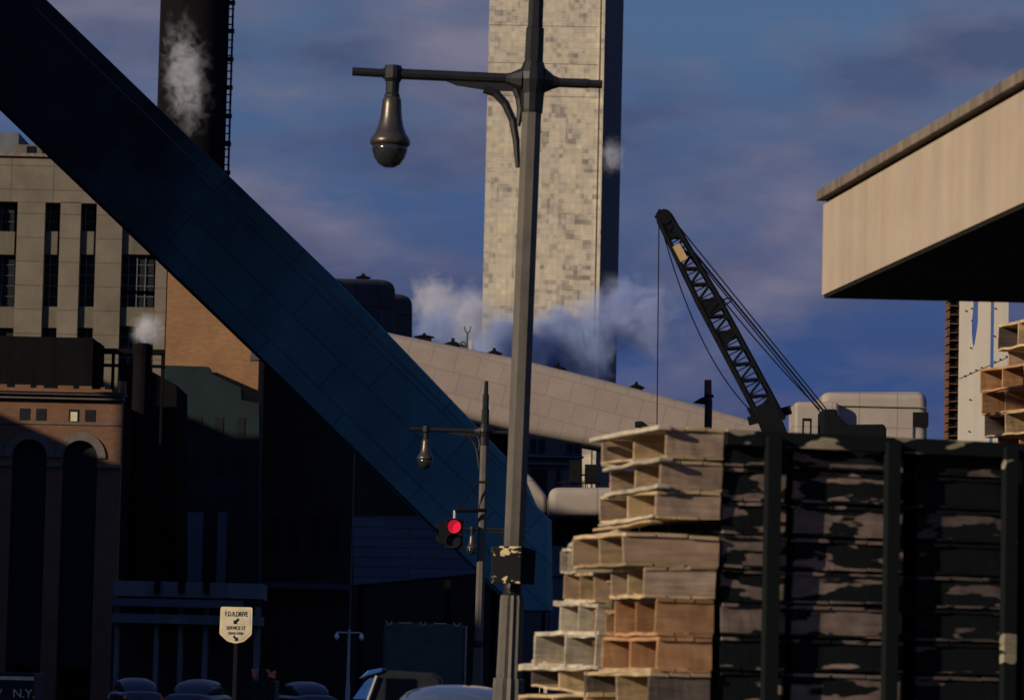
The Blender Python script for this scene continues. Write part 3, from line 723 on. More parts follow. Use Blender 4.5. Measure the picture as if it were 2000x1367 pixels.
def arcade():
    Y = 215; s = Y / FPX
    o = Vector((P(118, 850, Y).x, Y, 0))
    r = root('arcaded_brick_building', o, 'reddish brick building with round arches, paired windows and heavy cornice at left', 'building')
    z = lambda y: zat(118, y, Y); x = lambda p: P(p, 880, Y).x - o.x
    # wall with arched openings: strips between arches
    cxs = [-42, 58, 157]; ri, ro = 34, 50; ys = 893
    mb = MB()
    L_, R_ = -90, 236
    # band above the arches, with semicircular openings cut: fans of quads
    top = z(780); zs = z(ys)
    def band(c, a, b2):
        pts = []; n_ = 14
        for k in range(n_ + 1):
            t = math.pi * k / n_
            pts.append((x(c) - ri * s * math.cos(t), zs + ri * s * math.sin(t)))
        for (xa, za), (xb, zb) in zip(pts, pts[1:]):
            mb.prism([(xa, 0, za), (xb, 0, zb), (xb, 0, top), (xa, 0, top)], (0, .8, 0))
    edges = [L_] + [v for c in cxs for v in (c - ri, c + ri)] + [R_]
    for c in cxs: band(c, 0, 0)
    for k in range(0, len(edges), 2):
        a, b2 = edges[k], edges[k + 1]
        if b2 > a: mb.bb(x(a), x(b2), 0, .8, 0, top)
    mb.build('wall', 'brick_red', r)
    for c in cxs:
        mb = MB(); n_ = 16
        for k in range(n_):
            t0, t1 = math.pi * k / n_, math.pi * (k + 1) / n_
            q = [(x(c) - rr * s * math.cos(t), -.12, zs + rr * s * math.sin(t)) for rr, t in ((ri, t0), (ro, t0), (ro, t1), (ri, t1))]
            mb.prism(q, (0, .118, 0))
        a_ = mb.build('arch_ring', 'archstone', r)
        mb = MB(); mb.bb(x(c - ri + 1), x(c + ri - 1), .5, .6, 2, zs + (ri - 1) * s); mb.build('arched_window', 'glass_dark', r)
    mb = MB()
    for a, b2 in ((-7, 23), (92, 122), (191, 236)): mb.bb(x(a), x(b2), -.2, -.002, z(912), z(905))
    mb.build('impost', 'archstone', r)
    mb = MB(); mb.bb(x(L_), x(242), -.7, .8, z(772), z(766)); mb.bb(x(L_), x(239), -.4, .8, z(780), z(772)); mb.build('cornice', 'archstone', r)
    mb = MB(); mb.bb(x(L_), x(244), -.85, -.1, z(781.5) + .4, z(779) + .4)
    mb.build('cornice_lip', 'brick_red', r)
    mb = MB(); mb.bb(x(L_), x(214), .2, .9, z(766), z(758))
    for k, (w_, h_) in enumerate(((30, 3), (26, 5), (30, 5), (14, 4), (30, 5), (24, 5), (8, 3))):
        mb.bb(x(-60 + k * 42), x(-60 + k * 42 + w_), .25, .85, z(758), z(757 - h_))
    mb.build('parapet', 'brick_red', r)
    mb = MB(); mb.bb(x(228), x(240), -.2, 1, z(766), z(742)); mb.build('corner_pier', 'brick_red', r)
    mb = MB(); mb.bb(x(L_), x(236), -.08, 0, z(829), z(826)); mb.build('string_course', 'archstone', r)
    for a in (36, 68, 132, 164):
        mb = MB(); mb.bb(x(a), x(a + 20), -.03, .1, z(822), z(799)); w = mb.build('small_window', 'glass_dark', r)
        if a == 132:
            mb = MB(); mb.bb(x(a + 4), x(a + 17), -.08, -.032, z(822), z(804)); mb.build('blind', 'sign_cream', w)
    mb = MB(); mb.bb(x(L_), x(235), .85, 8, 0, z(782)); mb.build('core_wall', 'soot', r)
arcade()
def roof_clutter():
    Y = 224
    o = Vector((P(90, 700, Y).x, Y, 0))
    r = root('roof_shed', o, 'black flat roof shed behind the arcaded building parapet', 'shed')
    mb = MB(); pbox(mb, -90, 657, 180, 800, Y, 5, o); mb.bb(-4, 2, .5, 4, 8, 17); mb.build('shed_wall', 'soot', r)
    mb = MB(); pbox(mb, 172, 668, 192, 800, Y + .5, 3, o); mb.build('side_bay', 'soot', r)
    r = root('roof_walkway', (P(250, 690, 226).x, 226, 0), 'dark raised roof walkway running out from the black shed', 'walkway')
    o = r.location.copy()
    mb = MB(); pbox(mb, 180, 681, 320, 690, 226, 1, o); mb.build('deck', 'soot', r)
    mb = MB(); pbox(mb, 180, 711, 320, 715, 226, 1, o)
    for a in (190, 215, 312): pbox(mb, a, 690, a + 5, 900, 226.2, .5, o, down=True)
    mb.build('support_frame', 'soot', r)
    c = P(276, 760, 222); s = 222 / FPX
    r = root('roof_stack', (c.x, 222, 0), 'short black roof stack giving off a small puff of steam', 'chimney')
    MB().lathe([(18 * s, 0), (18 * s, zat(276, 700, 222)), (20 * s, zat(276, 682, 222)), (20 * s, zat(276, 673, 222)), (14 * s, zat(276, 673, 222))], n=14).build('pipe', 'soot', r, smooth=False)
    MB().lathe([(14 * s, zat(276, 674.5, 222)), (14 * s, zat(276, 671, 222)), (12 * s, zat(276, 671, 222))], n=14).build('mouth', 'black', r)
roof_clutter()
def chimney():
    Y = 300; s = Y / FPX
    c = P(370, 300, Y)
    r = root('chimney', (c.x, Y, 0), 'giant black chimney stack with a ladder up its right side', 'chimney')
    rd = 66 * s
    MB().lathe([(rd * 1.02, 0), (rd, 20), (rd, 70)], n=40).build('stack', 'soot', r, smooth=True)
    mb = MB(); x0 = rd * 0.995 + .02; x1 = rd + 14 * s
    for xx in (x0 + .08, x1 - .1): mb.bar((xx, 0, 10), (xx, 0, 70), .16)
    k = 0; zz = 12.0
    while zz < 69:
        mb.bar((x0, 0, zz), (x1, 0, zz), .1); zz += .62
    mb.build('ladder', 'crane_paint', r)
    mb = MB(); zz = 14
    while zz < 69:
        mb.bb(x0 - .2, x1 + .05, -.25, .25, zz, zz + .3); zz += 2.25
    mb.build('ladder_bracket', 'crane_paint', r)
chimney()

# unseen neighbours left of the street, placed and sized for the shade they cast
def neighbour(x0, x1, y0, y1, h, lbl):
    r = root('shade_block', ((x0 + x1) / 2, y0, 0), lbl, 'building')
    cx = (x0 + x1) / 2
    MB().bb(x0 - cx, x1 - cx, 0, y1 - y0, 0, h).build('wall', 'brick_dark', r)
    MB().bb(x0 - cx - .2, x1 - cx + .2, -.2, y1 - y0 + .2, h, h + .5).build('parapet', 'coping', r)
    mb = MB()
    for f in range(int(h / 4.5)):
        for k in range(int((y1 - y0) / 5)):
            mb.bb(x1 - cx, x1 - cx + .04, 1.5 + k * 5, 4 + k * 5, 1.5 + f * 4.4, 4 + f * 4.4)
    mb.build('windows', 'glass_dark', r)
neighbour(-82, -60, 40, 66, 27.2, 'unseen shade-casting block left of the street nearest the camera')
neighbour(-82, -60, 66.6, 95, 43.0, 'tallest unseen shade-casting block left of the street beyond the near warehouse')
neighbour(-82, -60, 98, 167, 34.6, 'long unseen shade-casting block left of the street beyond the tallest one')
neighbour(-70, -60, 168.5, 177.5, 47.5, 'tall narrow unseen shade-casting block left of the street')
neighbour(-82, -60, 185, 203, 28.4, 'lower unseen shade-casting block between two tall ones left of the street')
neighbour(-82, -60, 205, 222, 36.8, 'tall unseen shade-casting block with parapet left of the street')
neighbour(-82, -60, 222.5, 300, 34.3, 'far long unseen shade-casting block left of the street')

# ------------------------------------------------------------------ low things under the gallery
def low_viaduct():
    Y = 200; o = Vector((P(370, 1170, Y).x, Y, 0))
    r = root('low_viaduct', o, 'low grey concrete viaduct with piers at lower left behind the road sign', 'viaduct')
    mb = MB(); pbox(mb, 222, 1136, 512, 1166, Y, 5, o); mb.build('parapet', 'conc_grey', r)
    mb = MB(); pbox(mb, 222, 1170, 476, 1185, Y - .6, .6, o); mb.build('girder', 'siding', r)
    mb = MB(); pbox(mb, 222, 1200, 512, 1218, Y - .3, 3, o); mb.build('lower_slab', 'conc_grey', r)
    for a in (228, 305, 352, 400, 500):
        mb = MB(); pbox(mb, a, 1185, a + 9, 1360, Y + .4, 1, o, down=True); mb.build('pier', 'conc_grey', r)
    for a in (308, 356, 404):
        mb = MB(); pbox(mb, a - 6, 1132, a + 6, 1158, Y - .25, .2, o); mb.build('shield_bracket', 'black', r)
    mb = MB(); pbox(mb, 222, 1186, 512, 1360, Y + 4, 1, o, down=True); mb.build('back_wall', 'brick_dark', r)
low_viaduct()

# ------------------------------------------------------------------ street lamps
def lamp_parts(r, right=0.75):
    "twin-arm cast lamp, arm 8.1 m up; local x right"
    A = 8.1; u = 1 / 183.0
    MB().lathe([(.22, 0), (.22, .12), (.175, .2), (.17, 1.62), (.165, 1.68)], n=24, flute=.16).build('base_plinth', 'post_paint', r)
    MB().lathe([(.135, 1.68), (.138, 1.72), (.128, 2.52), (.12, 2.56)], n=24, flute=.17).build('fluted_shaft', 'post_paint', r)
    MB().lathe([(.115, 2.56), (.10, 2.58), (.105, 2.64), (.095, 2.68), (.10, 2.74)], n=16).build('neck_ring', 'lamp_dark', r)
    MB().lathe([(.118, 2.74), (.119, 4.6), (.116, 6.4), (.112, 7.75)], n=8).build('pole', 'post_paint', r)
    MB().lathe([(.118, 7.75), (.122, 7.78), (.13, 7.95), (.165, A), (.155, A + .08), (.11, A + .2)], n=12).build('hub', 'lamp_dark', r, smooth=False)
    MB().lathe([(.108, A + .2), (.105, A + .56), (.088, A + .58), (.086, A + .95), (.062, A + .97), (.056, A + 1.3), (.03, A + 1.31)], n=8).build('upper_pole', 'lamp_dark', r)
    # arms
    mb = MB(); mb.tube([(-.12, 0, A), (-.24, 0, A + .005), (-.3, 0, A + .01)], [.14, .075, .055], 10)
    mb.tube([(-.28, 0, A + .01), (-1.62, 0, A + .015)], .058, 10); mb.tube([(-1.62, 0, A + .015), (-1.95, 0, A + .02)], .047, 10)
    mb.build('long_arm', 'lamp_dark', r)
    mb = MB(); mb.tube([(.12, 0, A), (.22, 0, A - .01), (.28, 0, A - .01)], [.14, .075, .055], 10)
    mb.tube([(.27, 0, A - .01), (.6, 0, A - .01)], .052, 10); mb.tube([(.6, 0, A - .01), (right, 0, A - .012)], .046, 10)
    mb.build('short_arm', 'lamp_dark', r)
    # bracket under the arm
    mb = MB(); mb.prism([(-.95, -.02, A - .04), (-.82, -.02, A - .085), (-.45, -.02, A - .13), (-.10, -.02, A - .12), (-.1, -.02, A - .04)], (0, .04, 0))
    pts = [(-.52, 0, A - .11), (-.40, 0, A - .15), (-.29, 0, A - .26), (-.20, 0, A - .44), (-.155, 0, A - .66), (-.125, 0, A - .95)]
    mb.tube(pts, [.05, .048, .045, .042, .038, .025], 8)
    mb.tube([(-.18, 0, A - .1), (-.14, 0, A - .2), (-.12, 0, A - .32), (-.14, 0, A - .5)], [.045, .042, .04, .025], 8)
    mb.build('arm_bracket', 'lamp_dark', r)
    # bell lamp
    cx = -1.51
    MB().lathe([(.09, A + .10), (.10, A + .06), (.10, A - .04), (.075, A - .08), (.072, A - .2), (.085, A - .22), (.085, A - .25)], (cx, 0, 0), 14).build('saddle', 'lamp_dark', r)
    sh = MB().lathe([(.075, A - .23), (.10, A - .27), (.105, A - .33), (.115, A - .45), (.135, A - .55), (.165, A - .63), (.205, A - .69), (.218, A - .72), (.215, A - .75), (.20, A - .77)], (cx, 0, 0), 28).build('bell_shade', 'shade', r, smooth=True)
    MB().lathe([(.195, A - .765), (.19, A - .82), (.165, A - .90), (.12, A - .965), (.06, A - 1.0), (.01, A - 1.005)], (cx, 0, 0), 24).build('glass_bowl', 'bowl', sh, smooth=True)
M['bowl'] = flat('bowl', (0.02, 0.022, 0.024), 0.12, spec=0.8)
def place_lamp(r, top, bot):
    "lean the lamp so its pole runs through the two photo points"
    d = (top - bot).normalized()
    r.rotation_euler = Vector((0, 0, 1)).rotation_difference(d).to_euler()
Y1 = 41.0
lamp = root('street_lamp', (0, 0, 0), 'tall grey twin-arm street lamp with bell shade, nearest the camera', 'street lamp', 'bell street lamps')
lamp_parts(lamp)
t1, b1 = P(1041, 158, Y1), P(1001, 1150, Y1)
d1 = (t1 - b1).normalized(); lamp.location = t1 - d1 * 8.1; place_lamp(lamp, t1, b1)
lamp2 = dup(lamp); lamp2['label'] = 'middle twin-arm street lamp carrying the red traffic signal'
t2, b2_ = P(947, 843, 98.6), P(937, 1180, 98.6)
d2 = (t2 - b2_).normalized(); lamp2.location = t2 - d2 * 8.1; place_lamp(lamp2, t2, b2_)
lamp3 = dup(lamp); lamp3['label'] = 'farthest bell street lamp, mostly hidden behind the tall near post'
lamp3.scale = (.75, .75, .75); t3 = P(998, 1035, 112); lamp3.location = t3 - Vector((0, 0, 8.1 * .75)); lamp3.rotation_euler = (0, 0, 0)

def pole_sign():
    c = P(1003, 1103, Y1 - .25); u = Y1 / FPX
    r = root('painted_box_sign', c, 'weathered black box sign with flaked cream paint strapped to the near lamp post', 'sign')
    mb = MB(); mb.bb(-43 * u, 15 * u, -.03, 0, -36 * u, 36 * u); mb.build('front_plate', 'flaked', r, bevel=.01)
    mb = MB(); mb.prism([(15.5 * u, -.03, -37 * u), (41 * u, .22, -36 * u), (43 * u, .22, 30 * u), (15.5 * u, -.03, 36 * u)], (.0, .03, 0)); mb.build('side_plate', 'ink', r)
    MB().bb(-30 * u, 26 * u, .02, .1, -8 * u, 8 * u).build('strap', 'ink', r)
mt_, t_, b_ = new_mat('flaked')
v_ = coords(t_, (1, 1, 1.6)); n_ = N(t_, 'ShaderNodeTexNoise'); n_.inputs['Scale'].default_value = 16; n_.inputs['Detail'].default_value = 5; t_.links.new(v_, n_.inputs[0])
sp_ = N(t_, 'ShaderNodeSeparateXYZ'); t_.links.new(coords(t_), sp_.inputs[0])
edge_ = ramp(t_, math_node(t_, 'ABSOLUTE', math_node(t_, 'ADD', sp_.outputs[2], 0.02)), [(0.08, 0.0), (0.16, 0.20)])
f_ = ramp(t_, math_node(t_, 'ADD', n_.outputs[0], edge_), [(0.70, 0.0), (0.73, 1.0)])
t_.links.new(mix_rgb(t_, f_, (0.012, 0.012, 0.013), (0.62, 0.50, 0.26)), b_.inputs['Base Color']); b_.inputs['Roughness'].default_value = 0.7; b_.inputs['Specular IOR Level'].default_value = 0.1
M['flaked'] = mt_
pole_sign()

def signal():
    Y = 98; u = Y / FPX
    c = P(887, 1040, Y)
    r = root('traffic_signal', c, 'traffic signal showing red, hung from an arm on the middle lamp post', 'traffic light')
    MB().bb(-17 * u, 17 * u, -.05, .25, -32 * u, 28 * u).build('housing', 'ink', r, bevel=.02)
    MB().tube([(0, .1, 28 * u), (0, .1, 44 * u)], .035, 8).build('hanger', 'pale', r)
    mt, t, b = new_mat('red_lens'); b.inputs['Base Color'].default_value = (.45, .005, .02, 1); b.inputs['Emission Color'].default_value = (1, .012, .05, 1); b.inputs['Emission Strength'].default_value = 0.42; b.inputs['Roughness'].default_value = .4
    M['red_lens'] = mt
    for k, (zz, mm) in enumerate(((12, 'red_lens'), (-17, 'glass_dark'))):
        mb = MB(); mb.tube([(0, -.05, zz * u), (0, -.09, zz * u)], 13 * u, 20); l = mb.build('lens', mm, r)
        mb = MB()
        for j in range(13):
            a0 = R(-20 + j * 220 / 13); a1 = R(-20 + (j + 1) * 220 / 13); q = 14.5 * u
            mb.prism([(q * math.cos(a0), -.05, zz * u + q * math.sin(a0)), (q * math.cos(a1), -.05, zz * u + q * math.sin(a1)), (q * 1.08 * math.cos(a1), -.05, zz * u + q * 1.08 * math.sin(a1)), (q * 1.08 * math.cos(a0), -.05, zz * u + q * 1.08 * math.sin(a0))], (0, -.16, 0))
        mb.build('visor', 'ink', l)
    # side-facing head at left
    mb = MB(); mb.bb(-30 * u, -17 * u, .0, .2, -22 * u, 22 * u); mb.tube([(-30 * u, .1, 12 * u), (-35 * u, .1, 12 * u)], [8 * u, 7 * u], 12); mb.tube([(-30 * u, .1, -14 * u), (-35 * u, .1, -14 * u)], [8 * u, 7 * u], 12)
    mb.build('side_head', 'ink', r)
    mb = MB(); a = P(888, 997, Y + .1) - c; b2 = P(950, 996, Y + .35) - c; mb.tube([a, b2], .05, 8); mb.build('mast_arm', 'ink', r)
    mb = MB(); mb.tube([P(893, 995, Y + .2) - c, P(934, 942, Y + .3) - c], .022, 6); mb.build('guy_rod', 'ink', r)
    mb = MB(); a = P(933, 941, Y + .15) - c; b2 = P(961, 942, Y + .15) - c; mb.bar(a, b2, .06); mb.build('clamp', 'ink', r)
signal()

def twin_lamp():
    Y = 190; u = Y / FPX; c = P(679, 1350, Y)
    r = root('twin_globe_lamp', (c.x, Y, 0), 'small distant pale lamp post with two white hanging bulbs', 'street lamp')
    z = lambda y: zat(679, y, Y)
    MB().lathe([(.13, 0), (.12, z(1345)), (.08, z(1325)), (.06, z(1228))], n=10).build('pole', 'pale', r)
    MB().tube([(-24 * u, 0, z(1235)), (24 * u, 0, z(1235))], .05, 6).build('cross_arm', 'pale', r)
    for s_ in (-1, 1):
        MB().lathe([(.04, z(1236)), (.10, z(1240)), (.12, z(1245)), (.03, z(1250))], (s_ * 24 * u, 0, 0), 10).build('bulb', 'white_glass', r)
M['white_glass'] = flat('white_glass', (0.75, 0.75, 0.72), 0.3)
twin_lamp()

# ------------------------------------------------------------------ lettering
def text_mesh(body, size, mat, parent, loc, name='lettering', ext=.003, bold=0.0, sx=1.0):
    cu = bpy.data.curves.new('txt', 'FONT'); cu.body = body; cu.size = size; cu.extrude = ext; cu.align_x = 'CENTER'; cu.offset = bold
    to = bpy.data.objects.new('txt', cu); COL.objects.link(to)
    bpy.context.view_layer.update()
    me = bpy.data.meshes.new_from_object(to.evaluated_get(bpy.context.evaluated_depsgraph_get()))
    bpy.data.objects.remove(to)
    o = bpy.data.objects.new(name, me); COL.objects.link(o); me.materials.clear(); me.materials.append(M[mat])
    o.parent = parent; o.location = loc; o.rotation_euler = (R(90), 0, 0); o.scale = (sx, 1, 1)
    return o
def road_sign():
    Y = 60; u = Y / FPX; c = P(461, 1220, Y)
    r = root('road_sign', (c.x, Y, 0), 'cream shield-shaped road sign with black arrows on a thin dark post', 'road sign')
    def outline(k):
        pts = [(-31, 35), (31, 35), (31, -18), (16, -32), (0, -36), (-16, -32), (-32, -18)]
        return fillet([Vector((p[0] * k, p[1] * k)) for p in pts], [4, 4, 3, 3, 3, 3, 3], 3)
    zc = c.z
    MB().prism([(p.x * u, 0, zc + p.y * u) for p in outline(1.0)], (0, .015, 0)).build('rim', 'sign_edge', r)
    f = MB().prism([(p.x * u, -.004, zc + p.y * u) for p in outline(.88)], (0, .0035, 0)).build('face', 'sign_cream', r)
    text_mesh('F.D.R.DRIVE', 13 * u, 'ink', f, (0, -.006, zc + 17 * u), bold=.0012, sx=.66)
    text_mesh('SERVICE ST', 9.5 * u, 'ink', f, (0, -.006, zc - 9 * u), bold=.0008, sx=.8)
    text_mesh('DEAD END', 7 * u, 'ink', f, (0, -.006, zc - 18.5 * u), bold=.0008, sx=.85)
    def arrow(cx, cz, ang, s_):
        pts = [(-6, 0), (-1, -5), (-1, -2), (6, -2), (6, 2), (-1, 2), (-1, 5)]
        ca, sa = math.cos(ang), math.sin(ang)
        MB().prism([((cx + (x * ca - y * sa) * s_) * u, -.008, zc + (cz + (x * sa + y * ca) * s_) * u) for x, y in pts], (0, .004, 0)).build('arrow', 'ink', f)
    arrow(0, 7, R(45), 1.15); arrow(0, -26, R(135), 1.05)
    MB().bb(-.03, .03, .016, .076, 0, zc + 30 * u).build('post', 'ink', r)
road_sign()
def text_board():
    Y = 95; u = Y / FPX; c = P(0, 1345, Y)
    r = root('lettered_truck', (c.x, Y, 0), 'dark truck body with cream stripe and lettering at bottom left corner', 'truck')
    z = lambda y: zat(20, y, Y)
    MB().bb(-3.6, 66 * u, 0, 2.2, .9, z(1312)).build('cargo_box', 'truck_dark', r, bevel=.03)
    MB().bb(-3.5, 65 * u, -.02, -.001, z(1327), z(1320)).build('stripe', 'sign_cream', r)
    o = text_mesh('W   N.Y.', 24 * u, 'sign_cream', r, (24 * u, -.012, z(1361)), sx=1.0)
    for x in (-2.8, 66 * u - .6):
        mb = MB(); mb.tube([(x, -.02, .5), (x, .25, .5)], .5, 20); mb.build('wheel', 'rubber', r)
    MB().bb(-3.4, 64 * u, .2, 2, .6, .9).build('chassis', 'black', r)
text_board()

# ------------------------------------------------------------------ vehicles
def loft(secs, n=20, e=2.6):
    "secs = [(y, half width, z0, z1)] superellipse rings"
    mb = MB(); rings = []
    for y, w, z0, z1 in secs:
        rg = []
        for k in range(n):
            t = 2 * math.pi * k / n; cx, sx = math.cos(t), math.sin(t)
            rg.append(mb.b.verts.new((w * math.copysign(abs(cx) ** (2 / e), cx), y, (z0 + z1) / 2 + (z1 - z0) / 2 * math.copysign(abs(sx) ** (2 / e), sx))))
        rings.append(rg)
    for a, b2 in zip(rings, rings[1:]):
        for k in range(n): mb.b.faces.new((a[k], a[(k + 1) % n], b2[(k + 1) % n], b2[k]))
    mb.b.faces.new(rings[0]); mb.b.faces.new(rings[-1][::-1])
    return mb
def car(loc, rz, label, mat, H=1.56, cw=.70):
    r = root('parked_car', loc, label, 'car', None, rz)
    b = loft([(-2.4, .5, .45, .8), (-2.3, .78, .35, .95), (-1.6, .88, .3, 1.02), (0, .92, .28, 1.05), (1.4, .88, .28, 1.02), (2.2, .72, .32, .95), (2.4, .45, .4, .8)], 24, 3.2).build('body', mat, r, smooth=True)
    loft([(-1.55, cw * .8, .9, 1.0), (-1.15, cw * .97, .9, H * .87), (-.8, cw, .9, H * .955), (-.2, cw * 1.0, .9, H), (.35, cw * .98, .9, H * .985), (.8, cw * .93, .9, H * .9), (1.25, cw * .8, .9, 1.02)], 28, 2.7).build('roof', mat, r, smooth=True)
    g = MB(); g.prism([(-cw * .72, -1.32, 1.08), (cw * .72, -1.32, 1.08), (cw * .62, -1.12, H * .84), (-cw * .62, -1.12, H * .84)], (0, .06, 0)); g.build('rear_window', 'car_glass', r)
    for sx in (-1, 1):
        for yy in (-1.45, 1.5):
            w = MB().tube([(sx * .93, yy, .34), (sx * .72, yy, .34)], .34, 22).build('wheel', 'rubber', r)
            MB().tube([(sx * .945, yy, .34), (sx * .93, yy, .34)], .2, 18).build('hubcap', 'chrome', w)
        MB().bb(sx * .7 - .07, sx * .7 + .07, -2.38, -2.3, .7, .82).build('tail_light', 'orange', r)
        s_ = MB(); s_.prism([(sx * (cw * .985), -.9, 1.05), (sx * (cw * .985), .7, 1.05), (sx * cw * .93, .45, H * .88), (sx * cw * .93, -.75, H * .88)], (sx * .02, 0, 0)); s_.build('side_window', 'car_glass', r)
    for yy in (-2.46, 2.4): MB().bb(-.8, .8, yy, yy + .07, .42, .56).build('bumper', 'chrome', r, bevel=.02)
    return r
car((P(892, 1350, 44).x, 44, 0.004), R(4), 'blue-grey car just below the lamp post, only its rounded roof in view', 'car_grey', 1.575, .70)
for px_, Y_, rz_, lb_ in ((262, 150, 14, 'dark blue car low at left under the viaduct'), (392, 138, -10, 'dark car just left of the road sign post'), (592, 150, 20, 'dark car low between the road sign and the pale twin lamp')):
    car((P(px_, 1350, Y_).x, Y_, 0.004), R(rz_), lb_, 'car_navy', 1.52, .70)
def pickup():
    Y = 62; c = P(775, 1340, Y)
    r = root('delivery_truck', (c.x, Y, 0.004), 'bright blue delivery truck with sloping windscreen in front of the canvas truck', 'truck', None, R(0))
    H = zat(775, 1308, Y)
    P_ = lambda px: P(px, 1330, Y).x - c.x
    prof = [(P_(684), .5), (P_(682), 1.1), (P_(696), 1.25), (P_(712), H - .22), (P_(722), H - .05), (P_(748), H), (P_(845), H - .03), (P_(862), H - .12), (P_(866), .5)]
    MB().prism([(x, 0, z) for x, z in prof], (0, 1.9, 0)).build('cab', 'truck_dark', r, bevel=.06)
    MB().prism([(P_(690), -.03, 1.3), (P_(713), -.03, H - .2), (P_(733), -.03, H - .12), (P_(716), -.03, 1.3)], (0, .02, 0)).build('side_window', 'car_blue', r)
    MB().prism([(P_(700), -.05, H - .16), (P_(718), -.05, H - .02), (P_(747), -.05, H + .03), (P_(747), -.05, H - .04), (P_(722), -.05, H - .1)], (0, 1.9, 0)).build('roof_highlight', 'car_blue', r, bevel=.02)  # blue strip painting the highlight along the roof edge
    MB().bar((P_(717), -.06, 1.25), (P_(735), -.06, H - .1), .035).build('pillar', 'pale', r)
    MB().bb(P_(866), P_(866) + 2.2, .1, 1.8, .6, 1.2).build('bed', 'truck_dark', r)
    for px in (705, 850):
        MB().tube([(P_(px), -.02, .4), (P_(px), .25, .4)], .4, 20).build('wheel', 'rubber', r)
pickup()
def canvas_truck():
    Y = 117.5; u = Y / FPX; c = P(828, 1290, Y)
    r = root('canvas_truck', (c.x, Y, 0), 'truck with dark green canvas cover laced along its top, under the big gallery', 'truck')
    z = lambda y: zat(828, y, Y)
    mb = MB(); mb.bb(-80 * u, 80 * u, 0, 4.5, z(1340), z(1217)); mb.build('canvas_cover', 'canvas', r, bevel=.12)
    mb = MB()
    for k, x in enumerate((-70, -4, 62)):
        mb.tube([(x * u - .09, -.04, z(1214)), (x * u - .02, -.05, z(1221)), (x * u + .04, -.05, z(1221)), (x * u + .1, -.04, z(1214))], .02, 6)
    for x in (-38, 30): mb.tube([(x * u - .2, -.04, z(1216)), (x * u, -.04, z(1217)), (x * u + .2, -.04, z(1216))], .02, 6)
    mb.build('lacing', 'rope', r)
    MB().bb(80 * u - .02, 83 * u, -.05, .1, z(1345), z(1220)).build('lit_edge', 'canvas_lit', r)  # paler strip painting the lit right edge of the canvas
    MB().bb(-80 * u, 80 * u, .1, 5.5, .7, z(1340)).build('chassis', 'truck_dark', r)
    for x in (-60, 60):
        MB().tube([(x * u, .3, .5), (x * u, .8, .5)], .5, 20).build('wheel', 'rubber', r)
M['canvas_lit'] = mottled('canvas_lit', (0.25, 0.27, 0.2), (0.1, 0.11, 0.09), 5)
canvas_truck()
def tail_truck():
    Y = 120; u = Y / FPX; c = P(515, 1325, Y)
    r = root('tow_truck', (c.x, Y, 0), 'small dark truck with two orange-red tail panels near the road sign', 'truck')
    z = lambda y: zat(515, y, Y)
    mb = MB(); mb.bb(-22 * u, 22 * u, 0, 2.4, .6, z(1328)); mb.bb(-9 * u, 9 * u, -.1, .4, .9, z(1306)); mb.build('body', 'truck_dark', r, bevel=.04)
    for s_, p in ((-1, [(-24, 10), (-11, 10), (-13, 3), (-15, 0), (-13, -6), (-21, -5)]), (1, [(4, 9), (12, 9), (12, 3), (22, 8), (24, 6), (23, -8), (8, -4), (10, 1)])):
        MB().prism([(x * u, -.15, z(1316) + y * u) for x, y in p], (0, .08, 0)).build('tail_panel', 'orange', r)
    for x in (-18, 18): MB().tube([(x * u, .3, .4), (x * u, .55, .4)], .4, 18).build('wheel', 'rubber', r)
tail_truck()

